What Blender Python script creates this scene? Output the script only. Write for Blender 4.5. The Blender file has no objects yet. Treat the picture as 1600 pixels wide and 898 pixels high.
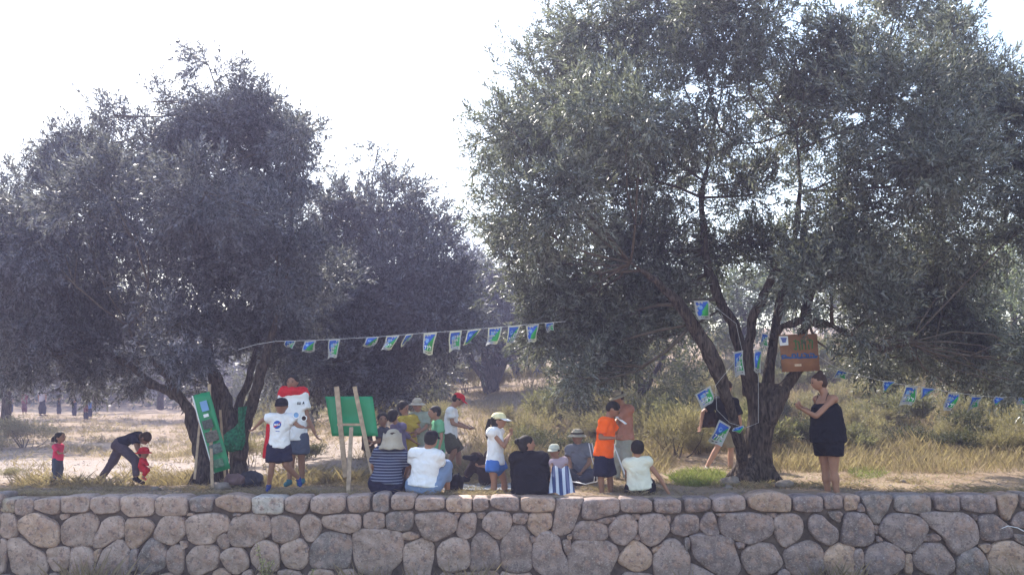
import bpy, bmesh, math, random
import numpy as np
from mathutils import Vector, Matrix, noise, bvhtree
C = bpy.context.scene
COL = C.collection
random.seed(7); RNG = np.random.default_rng(11)
PI = math.pi
# ------------------------------------------------------------------ camera
F = 1331.0; PITCH = math.atan((620-449)/F); CZ = 1.24
cam_d = bpy.data.cameras.new('camera'); cam = bpy.data.objects.new('camera', cam_d); COL.objects.link(cam)
cam.location = (0, 0, CZ); cam.rotation_euler = (PI/2+PITCH, 0, 0)
cam_d.sensor_width = 36; cam_d.lens = F/1600*36; cam_d.clip_end = 3000; cam_d.clip_start = .1
C.camera = cam
# ------------------------------------------------------------------ sky, sun, exposure
SUN_EL = math.radians(43); SUN_AZ = math.radians(-27)          # azimuth from +Y, minus = left
w = bpy.data.worlds.new('World'); C.world = w; w.use_nodes = True
nt = w.node_tree; bg = nt.nodes['Background']
sky = nt.nodes.new('ShaderNodeTexSky'); sky.sky_type = 'NISHITA'; sky.sun_disc = False
sky.sun_elevation = SUN_EL; sky.sun_rotation = SUN_AZ
sky.dust_density = 1.2; sky.air_density = 1.5; sky.ozone_density = 1.0
nt.links.new(sky.outputs[0], bg.inputs[0]); bg.inputs[1].default_value = 0.15
sun_d = bpy.data.lights.new('sun', 'SUN'); sun_d.energy = 4.8; sun_d.angle = math.radians(.5); sun_d.color = (1, .93, .84)
sun = bpy.data.objects.new('sun', sun_d); COL.objects.link(sun)
sd = Vector((math.sin(SUN_AZ)*math.cos(SUN_EL), math.cos(SUN_AZ)*math.cos(SUN_EL), math.sin(SUN_EL)))
sun.rotation_euler = sd.to_track_quat('Z', 'Y').to_euler()
C.view_settings.view_transform = 'Standard'; C.view_settings.look = 'None'
C.view_settings.exposure = 1.35; C.view_settings.gamma = 1
C.render.engine = 'CYCLES'; C.cycles.max_bounces = 6; C.cycles.transparent_max_bounces = 4
C.cycles.diffuse_bounces = 3; C.cycles.transmission_bounces = 3; C.cycles.glossy_bounces = 2
FLARE_VEIL = 0.0027
# ------------------------------------------------------------------ helpers
cT, sT = math.cos(PITCH), math.sin(PITCH)
def P(px, py, Y):
    xc = (px-800)/F; yc = (449-py)/F
    d = Vector((xc, cT-yc*sT, sT+yc*cT)); k = Y/d.y
    return Vector((d.x*k, Y, CZ+d.z*k))
def smooth(t): t = min(1, max(0, t)); return t*t*(3-2*t)
PROF = [(-.40, [(11.4,-.04),(13,-.18),(15.8,-.33),(18,-.42),(22,-.45),(30,-.35),(42,0),(55,.45),(70,1.5),(110,5),(200,13),(600,30)]),
        (-.03, [(11.4,-.03),(13,-.12),(16,-.2),(20,.05),(25,.55),(32,1.4),(45,2.5),(60,3.5),(90,5.0),(200,10),(600,20)]),
        (.28, [(11.4,-.04),(13.5,-.06),(16,0),(20,.35),(25,1.1),(32,2.2),(40,3.5),(55,5.4),(90,8.4),(200,14),(600,24)])]
def prof(t, Y):
    for (a, za), (b, zb) in zip(t, t[1:]):
        if Y <= b:
            return za+(zb-za)*max(0, (Y-a)/(b-a))
    return t[-1][1]
def ground_z(x, Y):
    if Y < 11.2: return -1.14+.02*math.sin(x*1.7+Y)
    u = x/Y
    if u <= PROF[1][0]:
        s = smooth((u-PROF[0][0])/(PROF[1][0]-PROF[0][0])); z = prof(PROF[0][1], Y)*(1-s)+prof(PROF[1][1], Y)*s
    else:
        s = smooth((u-PROF[1][0])/(PROF[2][0]-PROF[1][0])); z = prof(PROF[1][1], Y)*(1-s)+prof(PROF[2][1], Y)*s
    k = min(1, max(0, (Y-11.6)/3))
    return z+k*(.05*noise.noise((x*.5, Y*.5, 0))+.025*noise.noise((x*1.7, Y*1.7, 3))+(.25*noise.noise((x*.08, Y*.08, 9)) if Y > 22 else 0)*smooth((Y-22)/10))
def tag(o, label=None, cat=None, group=None, kind=None):
    for k, v in (('label', label), ('category', cat), ('group', group), ('kind', kind)):
        if v: o[k] = v
    return o
def empty(name, loc, label, cat, group=None):
    o = bpy.data.objects.new(name, None); COL.objects.link(o); o.location = loc; o.empty_display_size = .1
    return tag(o, label, cat, group)
def mesh_np(name, V, Q, mats, parent=None, rnd=None, smooth_=False, mi=None):
    V = np.asarray(V, np.float32).reshape(-1, 3); Q = np.asarray(Q, np.int32)
    me = bpy.data.meshes.new(name); n, k = Q.shape
    me.vertices.add(len(V)); me.vertices.foreach_set('co', V.ravel())
    me.loops.add(n*k); me.loops.foreach_set('vertex_index', Q.ravel())
    me.polygons.add(n); me.polygons.foreach_set('loop_start', np.arange(0, n*k, k, dtype=np.int32))
    if smooth_: me.polygons.foreach_set('use_smooth', np.ones(n, bool))
    for m in (mats if isinstance(mats, (list, tuple)) else [mats]): me.materials.append(m)
    if mi is not None: me.polygons.foreach_set('material_index', np.asarray(mi, np.int32))
    me.update(calc_edges=True)
    if rnd is not None:
        a = me.attributes.new('rnd', 'FLOAT', 'FACE'); a.data.foreach_set('value', np.asarray(rnd, np.float32))
    return me
def link(name, me, parent=None, loc=None):
    o = bpy.data.objects.new(name, me); COL.objects.link(o)
    if parent is not None:
        o.parent = parent
    if loc is not None: o.location = loc
    return o
class Geo:
    def __init__(s): s.v = []; s.f = []; s.m = []
    def add(s, V, Fc, m=0):
        b = len(s.v); s.v += [Vector(v) for v in V]; s.f += [tuple(i+b for i in f) for f in Fc]; s.m += [m]*len(Fc)
    def rings(s, rings, m=0, caps=True):
        n = len(rings[0]); V = [v for r in rings for v in r]; Fc = []
        for i in range(len(rings)-1):
            for j in range(n):
                a = i*n+j; b = i*n+(j+1) % n
                Fc.append((a, b, b+n, a+n))
        if caps:
            Fc.append(tuple(reversed(range(n)))); Fc.append(tuple(range((len(rings)-1)*n, len(rings)*n)))
        s.add(V, Fc, m)
    def tube(s, a, b, ra, rb, side=None, flat=1.0, ca=True, cb=True, n=12, m=0):
        a = Vector(a); b = Vector(b); ax = b-a
        if ax.length < 1e-5: ax = Vector((0, 0, 1e-3)); b = a+ax
        L = ax.normalized()
        sv = Vector(side) if side is not None else Vector((1, 0, 0)) if abs(L.x) < .9 else Vector((0, 1, 0))
        sv = (sv-L*sv.dot(L)).normalized(); dv = L.cross(sv)
        rg = []
        def ring(c, r):
            return [c+sv*(r*math.cos(2*PI*j/n))+dv*(r*flat*math.sin(2*PI*j/n)) for j in range(n)]
        if ca:
            for t in (85, 60, 30): rg.append(ring(a-L*ra*math.sin(math.radians(t)), ra*math.cos(math.radians(t))))
        rg.append(ring(a, ra)); rg.append(ring(b, rb))
        if cb:
            for t in (30, 60, 85): rg.append(ring(b+L*rb*math.sin(math.radians(t)), rb*math.cos(math.radians(t))))
        s.rings(rg, m)
    def path(s, pts, rad, n=10, m=0):
        rg = []; prev = None
        for i, p in enumerate(pts):
            p = Vector(p); t = (Vector(pts[min(i+1, len(pts)-1)])-Vector(pts[max(i-1, 0)])).normalized()
            if prev is None: prev = Vector((1, 0, 0)) if abs(t.x) < .8 else Vector((0, 1, 0))
            sv = (prev-t*prev.dot(t)).normalized(); dv = t.cross(sv); prev = sv
            rg.append([p+sv*(rad[i]*math.cos(2*PI*j/n))+dv*(rad[i]*math.sin(2*PI*j/n)) for j in range(n)])
        s.rings(rg, m)
    def ell(s, c, rx, ry, rz, M=None, n=14, k=9, m=0):
        c = Vector(c); M = M or Matrix.Identity(3); rg = []
        for i in range(k):
            t = -PI/2+PI*(i+.35)/(k-.3)
            rg.append([c+M@Vector((rx*math.cos(t)*math.cos(2*PI*j/n), ry*math.cos(t)*math.sin(2*PI*j/n), rz*math.sin(t))) for j in range(n)])
        s.rings(rg, m)
    def box(s, c, sx, sy, sz, M=None, m=0):
        c = Vector(c); M = M or Matrix.Identity(3)
        V = [c+M@Vector((x*sx/2, y*sy/2, z*sz/2)) for x in (-1, 1) for y in (-1, 1) for z in (-1, 1)]
        s.add(V, [(0, 1, 3, 2), (4, 6, 7, 5), (0, 4, 5, 1), (2, 3, 7, 6), (0, 2, 6, 4), (1, 5, 7, 3)], m)
    def beam(s, a, b, wx, wy, m=0):
        a = Vector(a); b = Vector(b); L = (b-a).normalized()
        sv = Vector((1, 0, 0)) if abs(L.x) < .8 else Vector((0, 0, 1)); sv = (sv-L*sv.dot(L)).normalized(); dv = L.cross(sv)
        q = [(-1, -1), (1, -1), (1, 1), (-1, 1)]
        s.rings([[p+sv*x*wx/2+dv*y*wy/2 for x, y in q] for p in (a, b)], m)
    def mesh(s, name, mats, off=Vector((0, 0, 0)), sm=False):
        me = bpy.data.meshes.new(name); me.from_pydata([tuple(v-off) for v in s.v], [], s.f)
        for mm in (mats if isinstance(mats, (list, tuple)) else [mats]): me.materials.append(mm)
        me.polygons.foreach_set('material_index', s.m)
        if sm: me.polygons.foreach_set('use_smooth', [True]*len(s.f))
        me.validate(); me.update(); return me
    def obj(s, name, mats, parent=None, sm=False, loc=None):
        off = parent.location.copy() if parent is not None and loc is None else Vector(loc or (0, 0, 0))
        if parent is not None and parent.parent is not None: off = off+parent.parent.location
        me = s.mesh(name, mats, off, sm); o = link(name, me, parent)
        if parent is None and loc is not None: o.location = loc
        return o
# queued voxel unions, evaluated together
QUEUE = []
def queue(geo, voxel, cb): QUEUE.append((geo, voxel, cb))
def flush():
    tmp = []
    for g, vx, cb in QUEUE:
        me = g.mesh('tmp', [], sm=False); o = bpy.data.objects.new('tmp', me); COL.objects.link(o)
        r = o.modifiers.new('r', 'REMESH'); r.mode = 'VOXEL'; r.voxel_size = vx; r.adaptivity = 0
        s_ = o.modifiers.new('s', 'SMOOTH'); s_.factor = .5; s_.iterations = 2
        tmp.append(o)
    dg = bpy.context.evaluated_depsgraph_get(); dg.update()
    for o, (g, vx, cb) in zip(tmp, QUEUE):
        me = bpy.data.meshes.new_from_object(o.evaluated_get(dg)); me.materials.clear(); cb(me)
    for o in tmp:
        m_ = o.data; bpy.data.objects.remove(o); bpy.data.meshes.remove(m_)
    QUEUE.clear()
def displace(me, fn):
    n = len(me.vertices); co = np.empty(n*3, np.float32); me.vertices.foreach_get('co', co); co = co.reshape(-1, 3)
    no = np.empty(n*3, np.float32); me.vertex_normals.foreach_get('vector', no); no = no.reshape(-1, 3)
    d = np.array([fn(c) for c in co.tolist()], np.float32)
    me.vertices.foreach_set('co', (co+no*d[:, None]).ravel()); me.update()
# ------------------------------------------------------------------ materials
def newmat(name):
    m = bpy.data.materials.new(name); m.use_nodes = True; N = m.node_tree.nodes; return m, N, m.node_tree.links, N['Principled BSDF']
def mat(name, col, rough=.8, var=.25, scale=6, bump=.0, bscale=40, spec=.3, sheen=0):
    m, N, L, b = newmat(name); b.inputs['Roughness'].default_value = rough; b.inputs['Specular IOR Level'].default_value = spec
    tc = N.new('ShaderNodeTexCoord'); nz = N.new('ShaderNodeTexNoise'); nz.inputs['Scale'].default_value = scale; nz.inputs['Detail'].default_value = 6
    L.new(tc.outputs['Object'], nz.inputs['Vector'])
    mr = N.new('ShaderNodeMapRange'); mr.inputs[1].default_value = .3; mr.inputs[2].default_value = .7
    mr.inputs[3].default_value = 1-var; mr.inputs[4].default_value = 1+var; L.new(nz.outputs[0], mr.inputs[0])
    vm = N.new('ShaderNodeVectorMath'); vm.operation = 'SCALE'; vm.inputs[0].default_value = col[:3]; L.new(mr.outputs[0], vm.inputs['Scale'])
    L.new(vm.outputs[0], b.inputs['Base Color'])
    if bump:
        n2 = N.new('ShaderNodeTexNoise'); n2.inputs['Scale'].default_value = bscale; n2.inputs['Detail'].default_value = 5; L.new(tc.outputs['Object'], n2.inputs['Vector'])
        bp = N.new('ShaderNodeBump'); bp.inputs['Strength'].default_value = .6; bp.inputs['Distance'].default_value = bump
        L.new(n2.outputs[0], bp.inputs['Height']); L.new(bp.outputs[0], b.inputs['Normal'])
    return m
def leafmat(name, top, under, trans, rough=.45, big=.5, thr=.45, spec=.5):
    m, N, L, b = newmat(name)
    at = N.new('ShaderNodeAttribute'); at.attribute_name = 'rnd'
    ge = N.new('ShaderNodeNewGeometry'); mx = N.new('ShaderNodeMix'); mx.data_type = 'RGBA'
    mx.inputs['A'].default_value = (*top, 1); mx.inputs['B'].default_value = (*under, 1)
    L.new(ge.outputs['Backfacing'], mx.inputs['Factor'])
    tc = N.new('ShaderNodeTexCoord'); nz = N.new('ShaderNodeTexNoise'); nz.inputs['Scale'].default_value = .7; nz.inputs['Detail'].default_value = 3
    L.new(tc.outputs['Object'], nz.inputs['Vector'])
    ad = N.new('ShaderNodeMath'); ad.operation = 'MULTIPLY_ADD'; ad.inputs[1].default_value = big*2; ad.inputs[2].default_value = 1-big-.25
    L.new(nz.outputs[0], ad.inputs[0])
    a2 = N.new('ShaderNodeMath'); a2.operation = 'MULTIPLY_ADD'; a2.inputs[1].default_value = .5; L.new(at.outputs['Fac'], a2.inputs[0]); L.new(ad.outputs[0], a2.inputs[2])
    vm = N.new('ShaderNodeVectorMath'); vm.operation = 'SCALE'; L.new(mx.outputs['Result'], vm.inputs[0]); L.new(a2.outputs[0], vm.inputs['Scale'])
    L.new(vm.outputs[0], b.inputs['Base Color']); b.inputs['Roughness'].default_value = rough; b.inputs['Specular IOR Level'].default_value = spec
    tr = N.new('ShaderNodeBsdfTranslucent'); v2 = N.new('ShaderNodeVectorMath'); v2.operation = 'MULTIPLY'; v2.inputs[1].default_value = (1.3, 1.35, .8)
    L.new(vm.outputs[0], v2.inputs[0]); L.new(v2.outputs[0], tr.inputs['Color'])
    ms = N.new('ShaderNodeMixShader'); ms.inputs[0].default_value = trans; L.new(b.outputs[0], ms.inputs[1]); L.new(tr.outputs[0], ms.inputs[2])
    L.new(ms.outputs[0], N['Material Output'].inputs['Surface'])
    return m
def objcolmat(name, rough, var, bump, bscale, lichen=False):
    m = mat(name, (1, 1, 1), rough, var, 9, bump, bscale); N = m.node_tree.nodes; L = m.node_tree.links
    oi = N.new('ShaderNodeObjectInfo'); vm = [n for n in N if n.type == 'VECT_MATH'][0]; b = N['Principled BSDF']
    tc = [n for n in N if n.type == 'TEX_COORD'][0]
    L.new(oi.outputs['Color'], vm.inputs[0])
    if lichen:
        def patch(sc, lo, hi, col, src):
            n3 = N.new('ShaderNodeTexNoise'); n3.inputs['Scale'].default_value = sc; n3.inputs['Detail'].default_value = 7; n3.inputs['Roughness'].default_value = .7
            L.new(tc.outputs['Object'], n3.inputs['Vector'])
            r = N.new('ShaderNodeMapRange'); r.inputs[1].default_value = lo; r.inputs[2].default_value = hi; L.new(n3.outputs[0], r.inputs[0])
            k = N.new('ShaderNodeMath'); k.operation = 'MULTIPLY'; k.inputs[1].default_value = col[3]; L.new(r.outputs[0], k.inputs[0])
            mx = N.new('ShaderNodeMix'); mx.data_type = 'RGBA'; mx.inputs['B'].default_value = (*col[:3], 1)
            L.new(k.outputs[0], mx.inputs['Factor']); L.new(src, mx.inputs['A']); return mx.outputs['Result']
        s_ = patch(7, .48, .62, (.40, .32, .29, .6), vm.outputs[0])
        s_ = patch(18, .50, .62, (.09, .07, .07, .7), s_)
        s_ = patch(3.1, .53, .64, (.40, .22, .14, .5), s_)
        s_ = patch(2.3, .58, .68, (.12, .11, .12, .6), s_)
        s_ = patch(48, .55, .66, (.5, .46, .43, .6), s_)
        L.new(s_, b.inputs['Base Color'])
    return m
M_STONE = objcolmat('stone', .92, .38, .022, 34, True)
M_MORTAR = mat('joint_earth', (.105, .08, .07), .95, .4, 12, .01)
def barkmat():
    m, N, L, b = newmat('bark'); b.inputs['Roughness'].default_value = .95; b.inputs['Specular IOR Level'].default_value = .1
    tc = N.new('ShaderNodeTexCoord'); mp = N.new('ShaderNodeMapping'); mp.inputs['Scale'].default_value = (1, 1, .22); L.new(tc.outputs['Object'], mp.inputs[0])
    n1 = N.new('ShaderNodeTexNoise'); n1.inputs['Scale'].default_value = 30; n1.inputs['Detail'].default_value = 8; n1.inputs['Distortion'].default_value = .6; L.new(mp.outputs[0], n1.inputs[0])
    cr = N.new('ShaderNodeValToRGB'); cr.color_ramp.elements[0].position = .35; cr.color_ramp.elements[0].color = (.022, .017, .015, 1); cr.color_ramp.elements[1].position = .68; cr.color_ramp.elements[1].color = (.13, .10, .085, 1)
    L.new(n1.outputs[0], cr.inputs[0]); L.new(cr.outputs[0], b.inputs['Base Color'])
    bp = N.new('ShaderNodeBump'); bp.inputs['Distance'].default_value = .04; L.new(n1.outputs[0], bp.inputs['Height']); L.new(bp.outputs[0], b.inputs['Normal']); return m
M_BARK = barkmat()
M_TWIG = mat('twig_bark', (.10, .08, .065), .95, .4, 9)
M_WOOD = mat('pale_wood', (.42, .30, .20), .7, .25, 14, .002, 60)
M_OLIVE = leafmat('olive_leaf', (.078, .086, .070), (.20, .21, .205), .30, .42, .95)
M_OLIVE2 = leafmat('olive_leaf_flare_tint', (.060, .063, .080), (.165, .165, .22), .32, .45, .9)  # blue-violet of the lens flare is mixed into this leaf colour
M_OLIVEG = leafmat('olive_leaf_green', (.10, .12, .06), (.2, .22, .15), .32, .45)
M_PINE = leafmat('pine_leaf', (.035, .05, .03), (.04, .06, .04), .15, .6)
M_BRUSH = leafmat('scrub_leaf', (.24, .205, .125), (.30, .26, .18), .3, .7, .7, spec=.15)
M_BRUSHG = leafmat('green_scrub_leaf', (.165, .155, .085), (.21, .20, .135), .3, .7, .6, spec=.2)
M_BRUSHD = leafmat('dark_scrub_leaf', (.07, .075, .045), (.11, .11, .075), .25, .7, .5, spec=.2)
M_DRY = leafmat('dry_grass', (.245, .19, .13), (.30, .24, .17), .35, .75, .4, spec=.1)
M_GREENGRASS = leafmat('green_grass', (.15, .18, .06), (.2, .22, .09), .4, .7, .3, spec=.2)
M_SKIN = mat('skin_tan', (.33, .17, .11), .55, .1, 10, spec=.35)
M_SKIN2 = mat('skin_brown', (.27, .14, .09), .55, .1, 10, spec=.35)
M_SKIN3 = mat('skin_light', (.48, .27, .19), .55, .1, 10, spec=.35)
M_EYE = mat('eye_dark', (.02, .015, .012), .4, 0); M_LIP = mat('lip', (.28, .10, .08), .5, .05)
M_HAIR = mat('black_hair', (.012, .009, .009), .75, .4, 60, .004, 120); M_HAIRB = mat('brown_hair', (.045, .022, .015), .75, .4, 60, .004, 120)
def cloth(name, c, var=.14):
    m = mat(name, c, .92, var, 5, .004, 25, .08); N = m.node_tree.nodes; L = m.node_tree.links; tc = [n for n in N if n.type == 'TEX_COORD'][0]; b0 = [n for n in N if n.type == 'BUMP'][0]
    n2 = N.new('ShaderNodeTexNoise'); n2.inputs['Scale'].default_value = 6; n2.inputs['Detail'].default_value = 1; n2.inputs['Distortion'].default_value = 1.2; L.new(tc.outputs['Object'], n2.inputs[0])
    b2 = N.new('ShaderNodeBump'); b2.inputs['Strength'].default_value = .7; b2.inputs['Distance'].default_value = .06; L.new(n2.outputs[0], b2.inputs['Height']); L.new(b0.outputs[0], b2.inputs['Normal']); L.new(b2.outputs[0], N['Principled BSDF'].inputs['Normal']); return m
WHITE = cloth('white_cotton', (.80, .80, .82), .05); NAVY = cloth('navy_cotton', (.018, .02, .045)); BLACK = cloth('black_cotton', (.012, .012, .018))
GREY = cloth('grey_cotton', (.16, .16, .19)); DGREY = cloth('dark_grey_cotton', (.06, .06, .08)); KHAKI = cloth('khaki_cotton', (.30, .26, .19)); OLIVEC = cloth('olive_cotton', (.07, .065, .045))
DENIM = cloth('blue_denim', (.06, .16, .48)); JEANS = cloth('faded_denim', (.20, .27, .42)); ORANGE = cloth('orange_cotton', (.95, .13, .015)); RED = cloth('red_cloth', (.62, .02, .03)); PINK = cloth('pink_cotton', (.75, .06, .14))
CREAM = cloth('cream_cotton', (.68, .67, .56)); YELLOW = cloth('yellow_cotton', (.46, .33, .05)); GREENC = cloth('green_cotton', (.13, .36, .2)); SAGE = cloth('sage_cotton', (.30, .34, .28)); PURPLE = cloth('purple_grey_cotton', (.16, .13, .22)); SALMON = cloth('salmon_cotton', (.42, .19, .14)); SLATE = cloth('slate_cotton', (.07, .085, .13)); BEIGE = cloth('beige_cotton', (.42, .37, .30)); LPINK = cloth('pale_lilac_cotton', (.55, .42, .48)); TEAL = mat('teal_shoe', (.02, .14, .17), .6, .2); BROWNC = cloth('dark_brown_cloth', (.04, .025, .025)); LIGHTK = cloth('stone_grey_cotton', (.34, .34, .30)); BLUEC = cloth('mid_blue_cloth', (.08, .17, .45))
def stripes(name, a, b, freq, duty, axis='Z', warp=0.0):
    m = mat(name, a, .9, .08, 5, .004, 25, .1); N = m.node_tree.nodes; L = m.node_tree.links
    tc = [n for n in N if n.type == 'TEX_COORD'][0]; vm = [n for n in N if n.type == 'VECT_MATH'][0]
    sp = N.new('ShaderNodeSeparateXYZ'); L.new(tc.outputs['Object'], sp.inputs[0])
    ml = N.new('ShaderNodeMath'); ml.operation = 'MULTIPLY'; ml.inputs[1].default_value = freq; L.new(sp.outputs[axis], ml.inputs[0])
    fr = N.new('ShaderNodeMath'); fr.operation = 'FRACT'; L.new(ml.outputs[0], fr.inputs[0])
    lt = N.new('ShaderNodeMath'); lt.operation = 'LESS_THAN'; lt.inputs[1].default_value = duty; L.new(fr.outputs[0], lt.inputs[0])
    mx = N.new('ShaderNodeMix'); mx.data_type = 'RGBA'; mx.inputs['B'].default_value = (*b, 1); L.new(lt.outputs[0], mx.inputs['Factor']); L.new(vm.outputs[0], mx.inputs['A'])
    L.new(mx.outputs['Result'], N['Principled BSDF'].inputs['Base Color']); return m
STRIPE = stripes('navy_white_stripes', (.035, .04, .085), (.24, .26, .34), 27, .27)
TOWEL = stripes('blue_white_towel', (.05, .07, .16), (.62, .64, .70), 11, .45, 'X')
M_GREENSHEET = mat('green_sheet', (.0, .26, .10), .45, .12, 3, .006, 9, .5)
M_GREENNET = mat('green_net', (.012, .15, .075), .7, .6, 22, .03, 16, .2)
M_CARD = mat('cardboard', (.27, .13, .07), .85, .2, 5)
M_PAPER = mat('white_paper', (.80, .80, .82), .5, .06, 8, spec=.4); M_FLAG = leafmat('flag_sheet', (.62, .62, .66), (.62, .62, .66), .35, .6, .05); M_PBLUE = mat('print_blue', (.02, .09, .42), .5, .2, 8); M_PGREEN = mat('print_green', (.03, .30, .07), .5, .2, 8)
M_PLBLUE = mat('print_light_blue', (.18, .35, .62), .5, .1); M_INK = mat('print_black', (.02, .02, .03), .6, 0); M_STRING = mat('white_string', (.7, .7, .72), .7, .05); M_INKG = mat('ink_green', (.05, .16, .05), .7, .2, 20); M_INKB = mat('ink_blue', (.03, .10, .28), .7, .25, 20)
M_ROCK = mat('rock', (.22, .18, .155), .9, .35, 7, .02, 14)
# ground material
def groundmat():
    m, N, L, b = newmat('dry_ground'); b.inputs['Roughness'].default_value = .95; b.inputs['Specular IOR Level'].default_value = .1
    tc = N.new('ShaderNodeTexCoord')
    def nz(s, d=8, r=.6):
        n = N.new('ShaderNodeTexNoise'); n.inputs['Scale'].default_value = s; n.inputs['Detail'].default_value = d; n.inputs['Roughness'].default_value = r; L.new(tc.outputs['Object'], n.inputs['Vector']); return n.outputs[0]
    def mix(f, a, bb):
        mx = N.new('ShaderNodeMix'); mx.data_type = 'RGBA'; L.new(f, mx.inputs['Factor'])
        for s_, k in ((a, 'A'), (bb, 'B')):
            if isinstance(s_, tuple): mx.inputs[k].default_value = (*s_, 1)
            else: L.new(s_, mx.inputs[k])
        return mx.outputs['Result']
    def rng(x, lo, hi):
        r = N.new('ShaderNodeMapRange'); r.inputs[1].default_value = lo; r.inputs[2].default_value = hi; L.new(x, r.inputs[0]); return r.outputs[0]
    base = mix(rng(nz(1.3), .4, .62), (.25, .18, .125), (.31, .24, .175))
    base = mix(rng(nz(9), .5, .7), base, (.20, .14, .095))
    # the chalky track: painted where the attribute says the track runs
    at = N.new('ShaderNodeAttribute'); at.attribute_name = 'track'
    ad = N.new('ShaderNodeMath'); ad.operation = 'MULTIPLY_ADD'; L.new(nz(2.2), ad.inputs[0]); ad.inputs[1].default_value = 1.0; L.new(at.outputs['Fac'], ad.inputs[2])
    chalk = mix(rng(nz(14), .45, .7), (.34, .28, .24), (.22, .17, .14))
    base = mix(rng(ad.outputs[0], .9, 1.15), base, chalk)
    L.new(base, b.inputs['Base Color'])
    bp = N.new('ShaderNodeBump'); bp.inputs['Distance'].default_value = .04; bp.inputs['Strength'].default_value = .8; L.new(nz(18), bp.inputs['Height']); L.new(bp.outputs[0], b.inputs['Normal'])
    return m
M_GROUND = groundmat()
# ------------------------------------------------------------------ terrain
def terrain():
    Ys = [-30, -10, 0, 5, 8, 10, 10.8, 11.15, 11.25]; y = 11.4
    while y < 700: Ys.append(y); y += max(.14, (y-6)*.028)
    xs = np.unique(np.concatenate([np.linspace(-1, 1, 181)*.95, [-3, -2, -1.4, 1.4, 2, 3]]))
    V = []; tr = []
    for Y in Ys:
        for u in xs:
            x = u*max(Y, 14); V.append((x, Y, ground_z(x, Y)))
            px = 800+F*x/max(Y, 5)
            t = math.exp(-((Y-21-1.2*math.sin(x*.2))/4.2)**2)*(1-smooth((x+2.5)/3)) if Y > 12 else 0
            t = max(t, .35*(1-smooth((x+6)/5)) if Y > 26 else 0)
            tr.append(t)
    nx = len(xs); Q = [(i*nx+j, i*nx+j+1, (i+1)*nx+j+1, (i+1)*nx+j) for i in range(len(Ys)-1) for j in range(nx-1)]
    me = mesh_np('ground', V, Q, M_GROUND, smooth_=True)
    a = me.attributes.new('track', 'FLOAT', 'POINT'); a.data.foreach_set('value', np.array(tr, np.float32))
    tag(link('ground', me), kind='structure')
terrain()
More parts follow.
